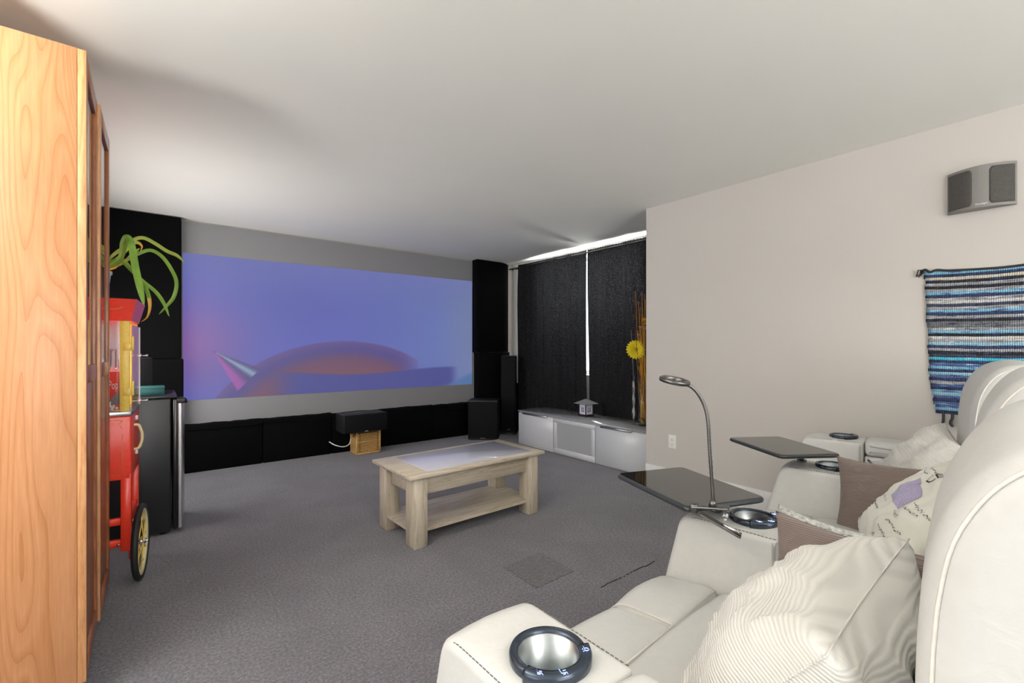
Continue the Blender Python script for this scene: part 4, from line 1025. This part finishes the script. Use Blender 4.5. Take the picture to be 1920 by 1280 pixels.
def lamp():
    D = 1.33
    base = pt(1338, 958, 1.30); base.z = .74
    root = thing('clamp_lamp', 'gunmetal gooseneck ring lamp clamped to the nearer tray', 'lamp', base)
    inv = T(*(-base))
    G = [(1338, 950), (1336, 915), (1332, 860), (1330, 829), (1328, 795), (1325, 775), (1319, 756), (1308, 737), (1296, 725), (1284, 720)]
    P = [inv @ pt(x, y, 1.30+.03*i/9) for i, (x, y) in enumerate(G)]
    C = catmull(P, 10); N = len(C)
    MB().tube(C, [.0052 if i % 2 else .0044 for i in range(N)], 10).build('gooseneck', M['gunmetal'], root)
    hc = inv @ pt(1265, 713, 1.33)
    nr = (Vector((0, 0, 1))*.98+CR*.13-CF*.16).normalized(); q = nr.to_track_quat('Z', 'Y').to_matrix().to_4x4()
    hd = MB().lathe([(.028, -.006), (.042, -.006), (.0435, 0), (.042, .005), (.030, .005), (.028, .002), (.028, -.006)], 40, T(*hc) @ q).build('lamp_head', M['gunmetal'], root)
    MB().lathe([(.029, -.0065), (.041, -.0065)], 40, T(*hc) @ q).build('light_diffuser', M['plastic_w'], hd)
    # spring clamp: two jaws, grips, spring
    ax = (CR*.86-CF*.5).normalized(); s = ax.cross(Vector((0, 0, 1)))
    F = Matrix(((ax.x, s.x, 0, 0), (ax.y, s.y, 0, 0), (0, 0, 1, 0), (0, 0, 0, 1)))
    up = MB().rprism(roundpoly([(-.016, .0), (.016, 0), (.016, .006), (-.016, .006)], .003, 2), -.055, .045, .003, 2, F @ T(-.004, 0, .008) @ RY(-6))
    up.build('upper_jaw', M['gunmetal'], root)
    MB().tube([(.0, 0, .012), (.0, 0, .03)], [.012, .008], 12, F @ T(-.002, 0, 0)).build('neck_socket', M['gunmetal'], root)
    MB().rprism(roundpoly([(-.014, .0), (.014, 0), (.014, .005), (-.014, .005)], .002, 2), -.04, .075, .003, 2, F @ T(0, 0, -.03) @ RY(24)).build('lower_jaw', M['gunmetal'], root)
    MB().tube([(.02, 0, -.03), (.07, 0, -.052)], [.003, .006], 8, F).build('lever', M['chrome'], root)
    MB().bbox(-.062, -.04, -.013, .013, -.012, .014, .005, 2, F).build('grip_pad', M['gunmetal'], root)
    sp = [(.028+.0, -.014+.028*i/40, -.012) for i in range(41)]
    sp = [(.03+.007*math.cos(i*1.0), -.013+.026*i/48, -.010+.007*math.sin(i*1.0)) for i in range(49)]
    MB().tube(sp, .0016, 5, F).build('spring', M['chrome'], root)
    cb = [pt(1352, 952, 1.28), pt(1375, 968, 1.26), pt(1400, 975, 1.28), pt(1428, 968, 1.34), pt(1455, 972, 1.38), pt(1475, 985, 1.36)]
    MB().tube(catmull([inv @ p for p in cb], 8), .0022, 6).build('cable', M['black'], root)
lamp()

# ------------------------------------------------------------------ pillows
def pillow(name, label, mat, c, nrm, up, w, h, t, seed, group, prints=False, wr=.012, piping=None, nug=(0, 0)):
    n = Vector(nrm).normalized(); u_ = Vector(up); x = u_.cross(n).normalized(); y = n.cross(x)
    Mw = Matrix(((x.x, y.x, n.x, c[0]), (x.y, y.y, n.y, c[1]), (x.z, y.z, n.z, c[2]), (0, 0, 0, 1)))
    N = 44
    def S(u, v, side):
        bx = 1-.12*(1-v*v)*abs(u)**3; by = 1-.12*(1-u*u)*abs(v)**3
        px, py = u*w/2*bx, v*h/2*by
        e = max(0, (1-u**2))*max(0, (1-v**2)); th = t/2*(e**.37)*(1-.1*(u*u+v*v)/2)
        k = (1-abs(u)**6)*(1-abs(v)**6)
        q = noise.noise(Vector((u*1.7, v*1.7, seed+side)))*1.2+.6*noise.noise(Vector((u*4.5+v*2, v*3, seed*2+side)))
        ridge = (1-abs(noise.noise(Vector((u*2.2+v, v*2.2-u, seed*3.3)))))**6
        th += wr*k*(q+.7*ridge)
        bend = .02*math.sin(v*2.2+seed)*u
        return Vector((px, py, side*max(th, .0)+bend*.4))
    vs = []; fs = []
    g = [-1+2*i/N for i in range(N+1)]
    g = [math.copysign(abs(q)**.8, q) for q in g]
    for side in (1, -1):
        for v in g:
            for u in g: vs.append(S(u, v, side))
    m = N+1; K = m*m
    for j in range(N):
        for i in range(N):
            a = j*m+i; fs.append((a, a+1, a+m+1, a+m)); fs.append((K+a, K+a+m, K+a+m+1, K+a+1))
    me = bpy.data.meshes.new(name); me.from_pydata([tuple(v) for v in vs], [], fs)
    bm = bmesh.new(); bm.from_mesh(me); bmesh.ops.remove_doubles(bm, verts=bm.verts[:], dist=1e-5); bmesh.ops.recalc_face_normals(bm, faces=bm.faces[:]); bm.to_mesh(me); bm.free()
    for p in me.polygons: p.use_smooth = True
    root = thing(name, label, 'pillow', (c[0], c[1], c[2]), 0, group); root.matrix_basis = Mw
    link('cover', me, mat, root)
    ed = [S(u, -1, 1) for u in g]+[S(1, v, 1) for v in g[1:]]+[S(u, 1, 1) for u in reversed(g[:-1])]+[S(-1, v, 1) for v in reversed(g[1:-1])]
    MB().tube(ed, .0018, 6, closed=True).build('edge_seam', piping or mat, root)
    if prints:
        # lettering and a plum stamp laid on the printed face
        def lay(me2, nm, mt, fn):
            for v in me2.vertices:
                u, q = fn(v.co.x, v.co.y); P = S(u, q, 1); P.z += .0015; v.co = P
            for p in me2.polygons: p.use_smooth = True
            return link(nm, me2, mt, root)
        def place(me2, u0, v0, ang, sz):
            ca, sa = math.cos(rad(ang)), math.sin(rad(ang))
            def fn(x, y): return max(-.97, min(.97, u0+(x*ca-y*sa)*sz)), max(-.97, min(.97, v0+(x*sa+y*ca)*sz))
            return fn
        r = random.Random(4)
        def grid_patch(nx, ny, f):
            V = [(i/nx, j/ny, 0) for j in range(ny+1) for i in range(nx+1)]; F = [(j*(nx+1)+i, j*(nx+1)+i+1, (j+1)*(nx+1)+i+1, (j+1)*(nx+1)+i) for j in range(ny) for i in range(nx)]
            m3 = bpy.data.meshes.new('p'); m3.from_pydata(V, [], F); return m3
        for args in prints:
            if args[0] == 'text':
                _, tx, u0, v0, ang, sz, sh = args
                tm = text_mesh(tx, 1.0, 0, sh); lay(tm, 'printed_lettering', M['darkprint'], place(tm, u0, v0, ang, sz))
            elif args[0] == 'stamp':
                _, u0, v0, u1, v1 = args
                lay(grid_patch(14, 14, None), 'printed_stamp', M['plum'], lambda x, y: (u0+(u1-u0)*x, v0+(v1-v0)*y*(1-.25*x)))
            elif args[0] == 'scrawl':
                _, u0, v0, ang, L, amp = args
                k = 30; V = []; F = []
                for i in range(k+1):
                    xx = L*i/k; yy = amp*(r.random()-.5)*2; V += [(xx, yy-.006, 0), (xx, yy+.006, 0)]
                for i in range(k):
                    if r.random() < .85: F.append((2*i, 2*i+2, 2*i+3, 2*i+1))
                m3 = bpy.data.meshes.new('scrawl'); m3.from_pydata(V, [], F); lay(m3, 'printed_script', M['darkprint'], place(m3, u0, v0, ang, 1))
    return root
PG = 'throw pillows on the recliners'
pillow('throw_pillow', 'large off white corduroy pillow on the nearest recliner', M['cord_w'], (.955, .34, .632), (-.03, .84, .54), (.03, -.54, .84), .56, .41, .25, 1.3, PG, wr=.02)
pillow('throw_pillow', 'brown corduroy pillow leaning on the armrest behind the large white pillow', M['cord_b'], (1.335, .34, .585), (-.95, .05, .28), (.28, 0, .95), .44, .33, .16, 2.7, PG)
script = [('text', 'tale', .78, -.52, 90, .23, .3), ('stamp', -.35, .0, .15, .5), ('text', 'CEP', -.1, .74, 90, .24, 0)]
_r = random.Random(9)
for _v in (-.80, -.66, -.5, -.36, -.2, -.06, .1, .24): script.append(('scrawl', _r.uniform(.1, .3), _v, _r.uniform(2, 14), _r.uniform(.25, .5), .025))
for _v in (-.85, -.7, -.5, -.3, -.12, .6, .72): script.append(('scrawl', _r.uniform(-.85, -.6), _v, _r.uniform(2, 14), _r.uniform(.3, .55), .025))
script += [('scrawl', -.92, -.6, 80, .7, .05), ('scrawl', -.88, -.62, 80, .7, .06)]
pillow('throw_pillow', 'cream pillow printed with script and a plum stamp on the middle recliner', M['linen'], (1.96, .36, .635), (-.35, .68, .64), (.1, -.62, .78), .44, .42, .16, 5.1, PG, prints=script)
script2 = [('scrawl', -.9+.0*i, -.8+.17*i, 2, 1.8, .03) for i in range(10)]
pillow('throw_pillow', 'grey script pillow tucked behind the brown one beside the nearer tray', M['linen_g'], (1.655, .545, .497), (-.75, -.2, .6), (.6, 0, .75), .31, .35, .12, 6.4, PG, prints=script2)
pillow('throw_pillow', 'brown corduroy pillow leaning on the farther armrest', M['cord_b'], (2.275, .48, .595), (-.93, .05, .34), (.34, .05, .93), .42, .32, .14, 3.9, PG)
pillow('throw_pillow', 'white corduroy pillow on the recliner next to the right wall', M['cord_w'], (2.80, .50, .67), (-.35, .70, .62), (.1, -.62, .78), .40, .36, .18, 7.7, PG, wr=.016)
